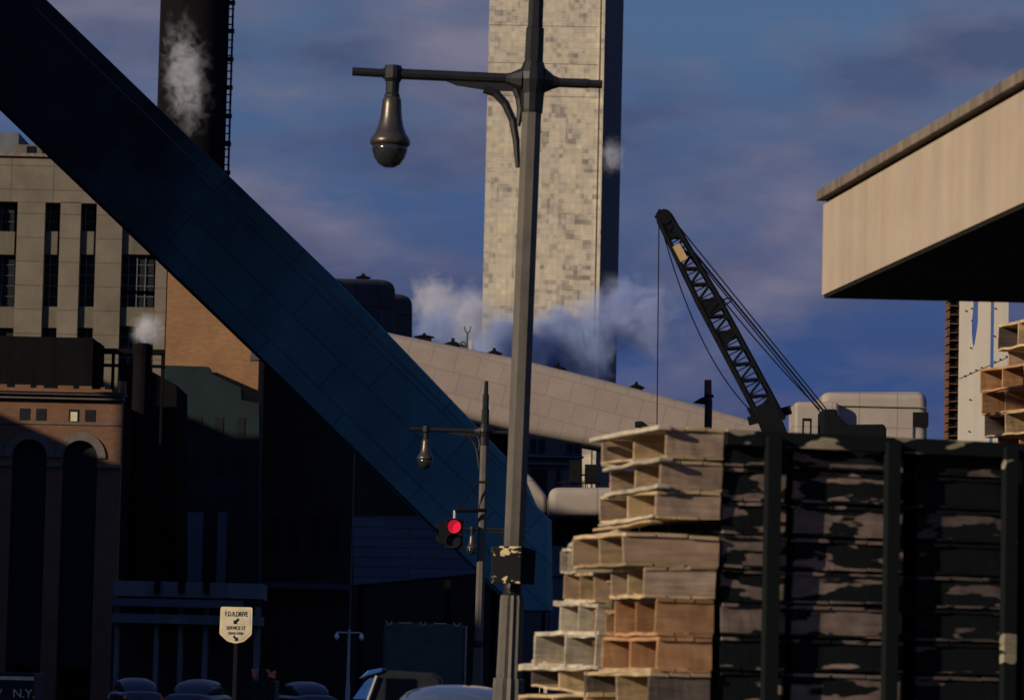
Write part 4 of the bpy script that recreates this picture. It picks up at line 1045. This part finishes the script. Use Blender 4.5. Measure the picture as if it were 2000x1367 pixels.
# ------------------------------------------------------------------ crane
def crane():
    Y = 160; u = Y / FPX
    base = P(1512, 828, Y); tip = P(1297, 425, Y)
    r = root('crawler_crane', (P(1600, 850, Y).x, Y, 0), 'black lattice-boom crane with cables and a small cream plate near the boom tip', 'crane')
    o = r.location
    ax = (tip - base); Lb = ax.length; ax.normalize()
    side = Vector((ax.z, 0, -ax.x)).normalized(); dep = Vector((0, 1, 0))
    def wid(t): return (25 if t < .12 else 25 - (t - .12) * 3 if t < .62 else 23 - (t - .62) * 22) * u * .82
    def node(t, s_, d_): return base + ax * (Lb * t) + side * (s_ * wid(t)) + dep * (d_ * wid(t)) - o
    n = 26
    for s_ in (-1, 1):
        for d_ in (-1, 1):
            mb = MB(); mb.tube([node(k / n, s_, d_) for k in range(n + 1)], .10, 6); mb.build('boom_chord', 'crane_paint', r)
    mb = MB()
    for k in range(n):
        a, b2 = k / n, (k + 1) / n; sg = 1 if k % 2 else -1
        for d_ in (-1, 1): mb.bar(node(a, sg, d_), node(b2, -sg, d_), .10)
        for s_ in (-1, 1): mb.bar(node(a, s_, sg), node(b2, s_, -sg), .09)
        mb.bar(node(a, -1, -1), node(a, 1, -1), .05)
        mb.bar(node(a, sg, -1), node((a + b2) / 2, sg * .2, -1), .05)
    mb.build('boom_lacing', 'crane_paint', r)
    mb = MB()
    for t0, t1 in ((0, .10), (.535, .60), (.40, .445), (.90, 1.0)):
        p = [node(t0, -1.05, -1.05), node(t1, -1.05, -1.05), node(t1, 1.05, -1.05), node(t0, 1.05, -1.05)]
        mb.prism(p, (0, 2.1 * wid((t0 + t1) / 2), 0))
    mb.build('boom_plate', 'crane_paint', r)
    mb = MB(); c = tip - o; mb.tube([c - dep * .35, c + dep * .35], 15 * u, 18); mb.bar(c - side * .2, c + side * .1 + ax * .2, .5); mb.build('boom_head', 'crane_paint', r)
    # foot
    mb = MB(); q = base - o
    mb.bar(q - ax * .7 - side * .2, q + ax * .9, 1.1, .9); mb.bar(q - side * .9 + ax * .6, q + side * .9 + ax * .2, .35); mb.bar(q - side * .7 + ax * .9, q - side * .4 + ax * .9, .4)
    mb.build('boom_foot', 'crane_paint', r)
    pl = MB(); pc = node(.83, -.45, -1.3); pl.bar(pc - ax * .36, pc + ax * .36, .32, .32); pl.build('name_plate', 'plate', r)
    # ring guide
    g = MB(); gc = P(1413, 592, Y) - o; g.tube([gc + Vector((math.cos(a * math.pi / 8) * .34, -.3, math.sin(a * math.pi / 8) * .12 + math.cos(a * math.pi / 8) * .14)) for a in range(17)], .035, 6); g.bar(gc, P(1398, 602, Y) - o, .09); g.build('cable_guide', 'crane_paint', r)
    mb = MB()
    def cable(a, b2, sag=0.0, rad=.032, yo=0.0, n_=12):
        A_, B_ = P(*a, Y) - o, P(*b2, Y) - o; pts = []
        for k in range(n_ + 1):
            t = k / n_; p = A_.lerp(B_, t); p.z -= sag * 4 * t * (1 - t); p.y += yo; pts.append(p)
        mb.tube(pts, rad, 5)
    cable((1308, 424), (1612, 800), 0, .03, -.4); cable((1312, 440), (1608, 802), 0, .045, .0); cable((1314, 445), (1604, 804), 0, .03, .4); cable((1330, 480), (1600, 800), .25, .03, -.2)
    mb.build('pendant_cable', 'crane_paint', r)
    mb = MB(); cable((1287, 432), (1283, 832), 0, .025); mb.build('hoist_cable', 'crane_paint', r)
    mb = MB(); A_, B_ = P(1291, 440, Y) - o, P(1480, 815, Y) - o; C_ = P(1365, 715, Y) - o
    pts = [A_ * (1 - t) ** 2 + C_ * 2 * t * (1 - t) + B_ * t ** 2 for t in [k / 16 for k in range(17)]]
    mb.tube(pts, .028, 5); mb.build('slack_cable', 'crane_paint', r)
    # gantry, cab and counterweight
    z = lambda x, y: zat(x, y, Y)
    X = lambda x: P(x, 840, Y).x - o.x
    mb = MB(); mb.prism([(X(1602), -1, z(1602, 870)), (X(1602), -1, z(1602, 802)), (X(1630), -1, z(1630, 802)), (X(1632), -1, z(1632, 815)), (X(1652), -1, z(1650, 832)), (X(1722), -1, z(1720, 831)), (X(1727), -1, z(1727, 840)), (X(1727), -1, z(1727, 900)), (X(1602), -1, z(1602, 900))], (0, 2.4, 0)); mb.build('machinery_house', 'crane_paint', r, bevel=.08)
    mb = MB(); mb.bb(X(1480), X(1727), -1.2, 1.6, 1.0, z(1600, 860)); mb.build('deck', 'crane_paint', r)
    mb = MB()
    for a, b2 in ((1567, 1570), (1582, 1585)): mb.bb(X(a), X(b2), -.1, .1, z(a, 860), z(a, 822))
    mb.bb(X(1567), X(1585), -.1, .1, z(1575, 822), z(1575, 817)); mb.build('small_bracket', 'crane_paint', r)
    for yy in (-1.4, 1.5):
        mb = MB(); mb.prism(fillet([Vector((X(1480), 0)), Vector((X(1740), 0)), Vector((X(1740), 1.0)), Vector((X(1480), 1.0))], [.4] * 4, 5) and [(p.x, yy - .35, p.y) for p in fillet([Vector((X(1480), 0)), Vector((X(1740), 0)), Vector((X(1740), 1.0)), Vector((X(1480), 1.0))], [.4] * 4, 5)], (0, .7, 0)); mb.build('crawler_track', 'rubber', r)
crane()
def red_post():
    Y = 150; c = P(1383, 835, Y); u = Y / FPX
    r = root('signal_mast', (c.x, Y, 0), 'stubby dark mast with rusty red top and a cowl, left of the crane boom', 'mast')
    z = lambda y: zat(1383, y, Y)
    mb = MB(); mb.tube([(0, 0, 0), (0, 0, z(780))], 7.5 * u, 12); mb.build('mast', 'lamp_dark', r)
    mb = MB(); mb.tube([(-1 * u, 0, z(780)), (-2 * u, 0, z(742))], [7.5 * u, 7 * u], 12); mb.build('red_top', 'redpost', r)
    mb = MB(); mb.bb(-8.5 * u, 9.5 * u, -.2, .2, z(776), z(771)); mb.build('collar', 'ink', r)
    mb = MB(); mb.prism([(-30 * u, -.2, z(787)), (-14 * u, -.2, z(777)), (-4 * u, -.2, z(775)), (-4 * u, -.2, z(790)), (-14 * u, -.2, z(789))], (0, .4, 0)); mb.build('cowl', 'ink', r)
M['redpost'] = mottled('redpost', (0.20, 0.05, 0.05), (0.09, 0.03, 0.035), 6)
red_post()
def cowl():
    c = P(1252, 834, 60); u = 60 / FPX
    r = root('duct_cowl', (c.x, 60, 0), 'small black rounded cowl peeping over the top left crate', 'vent')
    MB().tube([(-12 * u, 0, c.z + 5 * u), (0, 0, c.z + 5 * u), (16 * u, 0, c.z - 4 * u), (20 * u, 0, c.z - 12 * u)], [6 * u, 7 * u, 5 * u, 4 * u], 14).build('cowl_hood', 'ink', r, smooth=True)
    MB().bar((2 * u, .05, 0), (2 * u, .05, c.z), .05, n=8).build('pipe', 'ink', r)
cowl()

# ------------------------------------------------------------------ concrete canopy at right
def canopy():
    A = P(1605, 583, 36)
    e1 = Vector((0.130, -1, 0)).normalized()      # towards the camera
    e2 = Vector((1, 0.0, 0))
    zt = zat(1605, 400, 36) - A.z; ct = zat(1605, 374, 36) - A.z
    r = root('concrete_canopy', (A.x, A.y, 0), 'massive pale concrete roof slab with darker coping jutting in from the right', 'building')
    def quad(a, k1, k2): return [a, a + e1 * k1, a + e1 * k1 + e2 * k2, a + e2 * k2]
    base = Vector((0, 0, A.z))
    MB().prism(quad(base + Vector((0, 0, .03)), 30, 14), (0, 0, zt - .03)).build('fascia', 'conc', r)
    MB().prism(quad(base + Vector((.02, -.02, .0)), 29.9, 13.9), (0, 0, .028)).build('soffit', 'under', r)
    MB().prism(quad(base + Vector((-.07, .06, zt + .04)), 30.1, 14.2), (0, 0, ct - zt - .03)).build('coping', 'coping', r, bevel=.01)
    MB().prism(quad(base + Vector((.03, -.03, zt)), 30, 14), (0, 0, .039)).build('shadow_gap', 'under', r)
    # columns well off to the right carry it
    for yy in (-8, -22):
        x = 9; MB().bb(x, x + .8, yy, yy + .8, 0, A.z).build('column', 'conc_grey', r)
    MB().bb(10.5, 11, -28, 0, 0, A.z).build('back_wall', 'conc_grey', r)
canopy()
def brick_pier():
    Y = 59.4; u = Y / FPX; c = P(1861, 720, Y)
    r = root('brick_pier', (c.x, Y, 0), 'narrow rusty brown pier of toothed brick beside the white panels', 'pier')
    zt = zat(1861, 560, Y)
    MB().bb(-6 * u, 12 * u, .05, .5, 0, zt).build('core', 'black', r)
    mb = MB(); zz = 1.0; k = 0
    while zz < zt:
        mb.board((2 * u, .02, zz), (20 * u, .10, .013), 4, .006, k); mb.bb(-11 * u, -7.5 * u, -.03, .4, zz - .055, zz + .055) if k % 1 == 0 else None
        zz += 17 * u; k += 1
    mb.bb(11 * u, 12.5 * u, -.03, .3, .8, zt); mb.build('toothed_bricks', 'rust', r)
brick_pier()
def panels():
    Y = 59; u = Y / FPX; c = P(1920, 720, Y)
    r = root('white_panel_wall', (c.x, Y, 0), 'cream-white bolted panel wall with a pointed slot and open joints under the canopy', 'wall')
    X = lambda p: P(p, 720, Y).x - c.x; z = lambda y: zat(1920, y, Y)
    zt = z(560)
    # left panel with the pointed slot, built as strips left and right of the slot
    slot = [(560, 1900, 1911), (600, 1899.5, 1909.5), (630, 1897, 1909.5), (650, 1897, 1907), (670, 1899, 1904), (679, 1901, 1901)]
    mb = MB()
    for (ya, la, ra), (yb, lb, rb) in zip(slot, slot[1:]):
        mb.prism([(X(1873), 0, z(ya)), (X(la), 0, z(ya)), (X(lb), 0, z(yb)), (X(1873), 0, z(yb))], (0, .04, 0))
        mb.prism([(X(ra), 0, z(ya)), (X(1934), 0, z(ya)), (X(1934), 0, z(yb)), (X(rb), 0, z(yb))], (0, .04, 0))
    mb.bb(X(1873), X(1934), 0, .04, 0, z(679)); mb.build('panel', 'white_paint', r)
    mb = MB(); mb.bb(X(1941), X(1968.5), 0, .04, z(745), zt); mb.prism([(X(1941), 0, 0), (X(1990), 0, 0), (X(1990), 0, z(690)), (X(1968), 0, z(700)), (X(1968.5), 0, z(745)), (X(1941), 0, z(745))], (0, .04, 0)); mb.build('panel', 'white_paint', r)
    mb = MB(); mb.bar((X(1873), -.003, z(741)), (X(1990), -.003, z(686)), .008); mb.build('seam', 'spandrel', r)
    mb = MB()
    for px, py in ((1885, 608), (1896, 603), (1897, 627), (1895, 680), (1895, 729), (1895, 781), (1894, 843), (1884, 735), (1906, 723), (1917, 718), (1942, 602), (1941, 656), (1942, 706), (1953, 701), (1965, 695), (1950, 866)):
        q = Vector((X(px), -.02, z(py))); mb.tube([q, q + Vector((0, .03, 0))], 1.5 * u, 8)
    mb.build('bolt', 'soot', r)
    MB().bb(X(1880), X(1890), .1, .2, 0, zt).build('rear_stud', 'soot', r); MB().bb(X(1948), X(1958), .1, .2, 0, zt).build('rear_stud', 'soot', r)
panels()

# ------------------------------------------------------------------ crates
BETA = R(20)
EX = Vector((math.cos(BETA), math.sin(BETA), 0)); EY = Vector((-math.sin(BETA), math.cos(BETA), 0))
def crate_proto(name, Wd, D, H, face_mat, edge_mat, seed, inner='wood_inner_shade'):
    "crate lying on its side: open towards local -x, one divider; origin at base corner nearest the camera on the open side"
    r = bpy.data.objects.new(name, None); COL.objects.link(r)
    T = .022
    MB().board((Wd / 2, T / 2, H / 2), (Wd, T, H * .80), 7, .004, seed).build('end_board', face_mat, r)
    MB().board((Wd / 2, D - T / 2, H / 2), (Wd, T, H * .80), 7, .004, seed + 1).build('end_board', face_mat, r)
    MB().board((Wd / 2, D / 2, H / 2), (Wd * .96, T * .9, H * .80), 6, .004, seed + 2).build('divider', edge_mat, r)
    mb = MB(); 
    for k in range(3): mb.board((Wd * (k + .5) / 3, D / 2, H - .012), (Wd / 3 - .012, D + .03, .022), 14, .0038, seed + 3 + k)
    mb.build('top_slats', edge_mat, r)
    mb = MB()
    for k in range(3): mb.board((Wd * (k + .5) / 3, D / 2, .012), (Wd / 3 - .012, D + .02, .018), 14, .005, seed + 8 + k)
    mb.build('bottom_slats', edge_mat, r)
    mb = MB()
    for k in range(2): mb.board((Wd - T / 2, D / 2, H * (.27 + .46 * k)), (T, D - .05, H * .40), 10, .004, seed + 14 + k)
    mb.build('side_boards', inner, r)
    return r
HC = .214
protos = {
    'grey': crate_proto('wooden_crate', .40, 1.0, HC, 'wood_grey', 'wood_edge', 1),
    'orange': crate_proto('wooden_crate', .40, 1.0, HC, 'wood_orange', 'wood_orange', 31, 'wood_inner_shade2'),
    'tan': crate_proto('wooden_crate', .40, 1.0, HC, 'wood_tan', 'wood_edge', 131, 'wood_inner_shade2'),
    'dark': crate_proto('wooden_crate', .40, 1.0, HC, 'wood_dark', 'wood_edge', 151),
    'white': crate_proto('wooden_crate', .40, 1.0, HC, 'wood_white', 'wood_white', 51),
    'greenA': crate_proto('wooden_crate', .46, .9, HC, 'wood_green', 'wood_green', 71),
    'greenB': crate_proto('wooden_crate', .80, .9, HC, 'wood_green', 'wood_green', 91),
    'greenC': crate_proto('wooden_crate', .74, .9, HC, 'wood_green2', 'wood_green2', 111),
}
used = set()
def put_crate(kind, loc, rz, label, group, tilt=(0, 0), sc=(1, 1, 1)):
    pr = protos[kind]
    o = pr if kind not in used else dup(pr)
    used.add(kind)
    o.location = loc; o.rotation_euler = (tilt[0], tilt[1], rz); o.scale = sc
    tag(o, label, 'crate', group)
    return o
ORD = ['top', 'second', 'third', 'fourth', 'fifth', 'sixth', 'seventh', 'eighth', 'ninth', 'tenth']
YC = 25.0
c0 = P(1300, 838, YC)
ZT = c0.z
rnd = random.Random(3)
# (corner, right end of flat, left end of open side, top, bottom, kind, look)
MAIN = [(1300, 1412, 1172, 838, 890, 'grey', 'weathered grey'), (1288, 1410, 1190, 903, 952, 'grey', 'brownish grey'),
        (1280, 1407, 1172, 962, 1008, 'grey', 'rosy grey'), (1217, 1402, 1112, 1043, 1099, 'tan', 'wide tan'),
        (1256, 1397, 1192, 1110, 1162, 'grey', 'speckled'), (1280, 1394, 1203, 1172, 1236, 'orange', 'orange-brown'),
        (1283, 1390, 1178, 1248, 1306, 'orange', 'reddish orange'), (1266, 1386, 1142, 1318, 1374, 'dark', 'dark grey'),
        (1262, 1384, 1138, 1382, 1440, 'grey', 'low grey')]
LOW = [(1122, 1094, 1074, 1116, 'white', 'small square-ended'), (1160, 1092, 1122, 1172, 'tan', 'tan split-topped'), (1194, 1164, 1134, 1192, 'dark', 'narrow dark'),
       (1162, 1091, 1182, 1240, 'white', 'dark two-hole'), (1204, 1160, 1196, 1238, 'orange', 'stubby orange'), (1162, 1050, 1236, 1302, 'white', 'whitewashed two-hole'),
       (1178, 1160, 1240, 1304, 'orange', 'sliver of orange'), (1144, 1028, 1306, 1352, 'dark', 'dark round-planked'), (1144, 1016, 1358, 1410, 'tan', 'bottom tan')]
def front(px, py): return hit(px, py, c0, -EY)
for k, (pc, pr_, pl, yt, yb, kd, lk) in enumerate(MAIN):
    a = front(pc, yb); b_ = front(pr_, yb); top = front(pc, yt)
    l = hit(pl, yb, a, EX)
    Wv = (b_ - a).length; Dv = (l - a).dot(EY); Hv = (top.z - a.z) / .84
    a = a + Vector((0, 0, -Hv * .08))
    put_crate(kd, a, BETA + R(rnd.uniform(-1.0, 1.0)), f'{lk} open crate, {ORD[k]} from top in the bright front stack', 'crates of the bright front stack', (0, R(rnd.uniform(-.8, .8))), (Wv / .40, Dv, Hv / HC))
lowc = ['topmost of the low stack at left', 'second down in the low stack at left', 'wedged beside the fifth bright crate', 'third down in the low stack at left', 'wedged beside the sixth bright crate', 'fourth down in the low stack at left', 'squeezed beside the seventh bright crate', 'fifth down in the low stack at left', 'at the very bottom of the low stack']
for k, (pr_, pl, yt, yb, kd, lk) in enumerate(LOW):
    s_in = -.03 if pl < 1155 else .04
    a = hit(pr_, yb, c0 + EX * s_in - EX * .06, EX); l = hit(pl, yb, a, EX); top = hit(pr_, yt, a, EX)
    Dv = (l - a).dot(EY); Hv = (top.z - a.z) / .84
    a = a + Vector((0, 0, -Hv * .08))
    put_crate(kd, a, BETA + R(rnd.uniform(-3, 3)), f'{lk} crate, {lowc[k]}', 'crates of the low stack', (R(rnd.uniform(-2.5, 2.5)), R(rnd.uniform(-1.5, 1.5))), (.9, Dv, Hv / HC))
# loose slats lying on and between the crates
SL = [((1166, 859), (1300, 834), .085, 'long pale slat lying across the top left crate'), ((1190, 918), (1300, 897), .07, 'pale slat between the top and second crates'),
      ((1186, 905), (1250, 899), .05, 'short curled slat above the second crate'), ((1192, 968), (1296, 950), .075, 'pale slat between the second and third crates'),
      ((1180, 1028), (1288, 1007), .05, 'upper of two slats above the wide tan crate'), ((1170, 1037), (1284, 1018), .05, 'lower of two slats above the wide tan crate'),
      ((1120, 1066), (1220, 1036), .085, 'bent pale slat sloping down left over the wide tan crate'), ((1170, 1105), (1216, 1097), .06, 'curled slat under the wide tan crate'),
      ((1203, 1166), (1280, 1164), .07, 'pale slat above the orange-brown crate'), ((1092, 1178), (1162, 1176), .10, 'thick whitish slat under the tan split-topped crate'),
      ((1024, 1302), (1150, 1304), .13, 'round-ended pale plank jutting out lowest at left'), ((1180, 1311), (1284, 1309), .09, 'frayed plank below the reddish orange crate')]
for k, (a, b2, w, lb) in enumerate(SL):
    A_, B_ = hit(a[0], a[1], c0 - EX * .05, EX), hit(b2[0], b2[1], c0 - EX * .03, EX)
    o = MB(); L_ = (B_ - A_).length
    o.board((0, 0, 0), (L_, .10, w * .36), 11, .006, 40 + k)
    ob = o.build('loose_slat', 'wood_white' if k % 3 != 2 else 'wood_edge', bevel=.006)
    x = (B_ - A_).normalized(); y = Vector((0, 0, 1)).cross(x).normalized(); z = x.cross(y)
    mt = Matrix.Identity(4); mid = (A_ + B_) / 2
    for i in range(3): mt[i][0] = x[i]; mt[i][1] = y[i]; mt[i][2] = z[i]; mt[i][3] = mid[i]
    ob.matrix_world = mt; tag(ob, lb, 'plank', 'loose slats on the crates')
def along(px):
    "distance along the row (from c0) whose front face is seen at photo column px"
    n = -EY; h = hit(px, 1000, c0, n); return (h - c0).dot(EX)
cols = [('greenA', 1413, 'narrow stack beside the bright crates'), ('greenB', 1553, 'stack between two dark posts'), ('greenC', 1795, 'darkest stack at far right')]
wordA = ['patchy green', 'half bare', 'blotched green', 'mostly bare', 'bare brown', 'mostly green', 'worn green', 'striped', 'green']
for ci, (kd, px, dn) in enumerate(cols):
    s0 = along(px)
    for k in range(9):
        p = c0 + EX * (s0 + rnd.uniform(-.006, .006)) + EY * (.02 + rnd.uniform(-.012, .02)); p.z = ZT - HC * (k + 1) * 1.035 - .0
        put_crate(kd, p, BETA + R(rnd.uniform(-.6, .6)), f'flaking green crate, {ORD[k]} from top in the {dn}', 'crates with flaking green paint', (0, 0), (1, 1, .98))
# dark green posts and top rail of the rack in front
rr = root('crate_rack', (c0.x, c0.y, 0), 'dark green timber rack of posts and top rails in front of the crate stacks', 'rack')
for px, w in ((1488, .055), (1722, .05), (1952, .05)):
    s0 = along(px); q = EX * s0 - EY * .06
    mb = MB(); mtx = Matrix.Translation(q) @ Matrix.Rotation(BETA, 4, 'Z')
    mb.box((w / 2 + .02, 0, (ZT + 0.0) / 2 + .3), (w + .04, .07, ZT - .64), mtx)
    mb.build('post', 'dark_post', rr)
sA, sB = along(1413), along(2080)
mb = MB(); mtx = Matrix.Translation(EX * sA) @ Matrix.Rotation(BETA, 4, 'Z')
mb.box(((sB - sA) / 2, -.02, ZT - .035), (sB - sA, .06, .10), mtx); mb.box(((sB - sA) / 2, .42, ZT + .0), (sB - sA, .7, .03), mtx); mb.build('top_rail', 'green_post', rr)
mb = MB(); mb.box(((sB - sA) / 2 + .1, 1.02, ZT / 2), (sB - sA + .2, .04, ZT - .06), mtx); mb.build('back_panel', 'black', rr)
mb = MB(); mb.box(((sB - sA) / 2, .5, .65), (sB - sA, .9, .1), mtx); mb.build('bottom_rail', 'green_post', rr)
mb = MB(); mtx = Matrix.Translation(Vector((c0.x, c0.y, 0))) @ Matrix.Rotation(BETA, 4, 'Z')
zb = ZT - HC * 9 * 1.035
mb.box((1.6, .95, zb / 2 - .012), (4.6, 2.9, zb - .024), mtx)
tag(mb.build('platform', 'conc_grey'), kind='structure')
# second small group of crates at far right edge, further back
cr = P(1945, 640, 46)
rows = [(1962, 622, 668, 'wood_grey'), (1984, 672, 708, 'wood_grey'), (1938, 712, 752, 'wood_orange'), (1946, 756, 798, 'wood_orange'), (1940, 802, 842, 'wood_grey'), (1970, 843, 880, 'wood_orange')]
rl = ['dark tilted crate topmost in the right-edge stack', 'small crate second from the top of the right-edge stack', 'brown crate third in the stack against the white panels', 'orange-brown crate fourth in the right-edge stack', 'dark two-hole crate fifth in the right-edge stack', 'pinkish crate at the foot of the right-edge stack']
Yr = 46
for k, (px, y0, y1, mm) in enumerate(rows):
    cp = P(px + 62, y1, Yr); h = (y1 - y0) * Yr / FPX / .84
    put_crate('orange' if 'orange' in mm else ('dark' if k in (0, 4) else 'grey'), cp - Vector((0, 0, h * .08)), BETA + R(rnd.uniform(-3, 3)), rl[k], 'crates stacked at the right edge', (0, R(3 if k == 0 else 0)), (1.3, 1.12, h / HC))
plc = P(1990, 880, Yr)
mb = MB(); mb.bb(plc.x - .5, plc.x + 1.6, Yr - .4, Yr + 1.2, 0, plc.z - .01)
tag(mb.build('loading_bench', 'soot'), 'dark bench carrying the crate stack at the right edge', 'bench')

# ------------------------------------------------------------------ steam
def puff(px, py, Y, rx, rz_, ry, mat, label, rot=0.0, name='steam_plume', group='steam clouds'):
    c = P(px, py, Y); s = Y / FPX
    mb = MB(); bmesh.ops.create_icosphere(mb.b, subdivisions=3, radius=1.0)
    o = mb.build(name, mat)
    o.location = c; o.scale = (rx * s, ry * s, rz_ * s); o.rotation_euler = (0, R(rot), 0)
    tag(o, label, 'steam', group)
    return o
STEAM = True
if STEAM:
    WH = (0.985, 0.985, 0.99); BL = (0.86, 0.90, 0.985)
    puff(362, 150, 285, 74, 185, 40, volume_mat('steam_a', WH, .8, 3.2, .42, 3.0, stretch=(1, 1, 2.2)), 'wispy grey-white steam rising in front of the black chimney', -6)
    puff(288, 644, 222, 44, 44, 24, volume_mat('steam_b', WH, 2.0, 2.0, .30, 9.0), 'small lilac puff of steam above the short roof stack', 20)
    puff(850, 585, 330, 75, 75, 40, volume_mat('steam_c', (.9, .91, .95), .9, 2.6, .36, 1.5), 'pale torn steam close to the rounded dark house', 0)
    puff(915, 625, 335, 90, 95, 40, volume_mat('steam_c2', (.92, .92, .94), .9, 2.6, .34, 5.5), 'pale billowing steam between the antenna and the tower', 0)
    puff(860, 640, 325, 75, 70, 35, volume_mat('steam_g', (.55, .66, .88), 1.2, 2.6, .32, 15.0), 'steam tinted dark blue for shade, low behind the left roof ventilators', 0)  # blue colour here and in the next three stands for shade on steam
    puff(1000, 705, 340, 95, 115, 45, volume_mat('steam_d', (.50, .62, .86), 3.2, 2.2, .29, 6.1, sharp=14.0), 'steam bank tinted blue for shade, left of the tall post at the foot of the tower', 0)
    puff(1105, 700, 342, 115, 125, 45, volume_mat('steam_d2', (.50, .62, .86), 3.2, 2.2, .29, 9.1, sharp=14.0), 'steam bank tinted blue for shade, right of the tall post hiding the foot of the tower', 0)
    puff(1225, 620, 345, 140, 110, 50, volume_mat('steam_e', (.56, .64, .88), 1.5, 2.8, .33, 12.3), 'steam tinted lilac for shade, drifting right of the tower foot', 0)
    puff(1196, 305, 500, 34, 50, 30, volume_mat('steam_f', BL, .4, 2.8, .34, 4.4), 'small white wisp against the dark flank of the tower', 0)
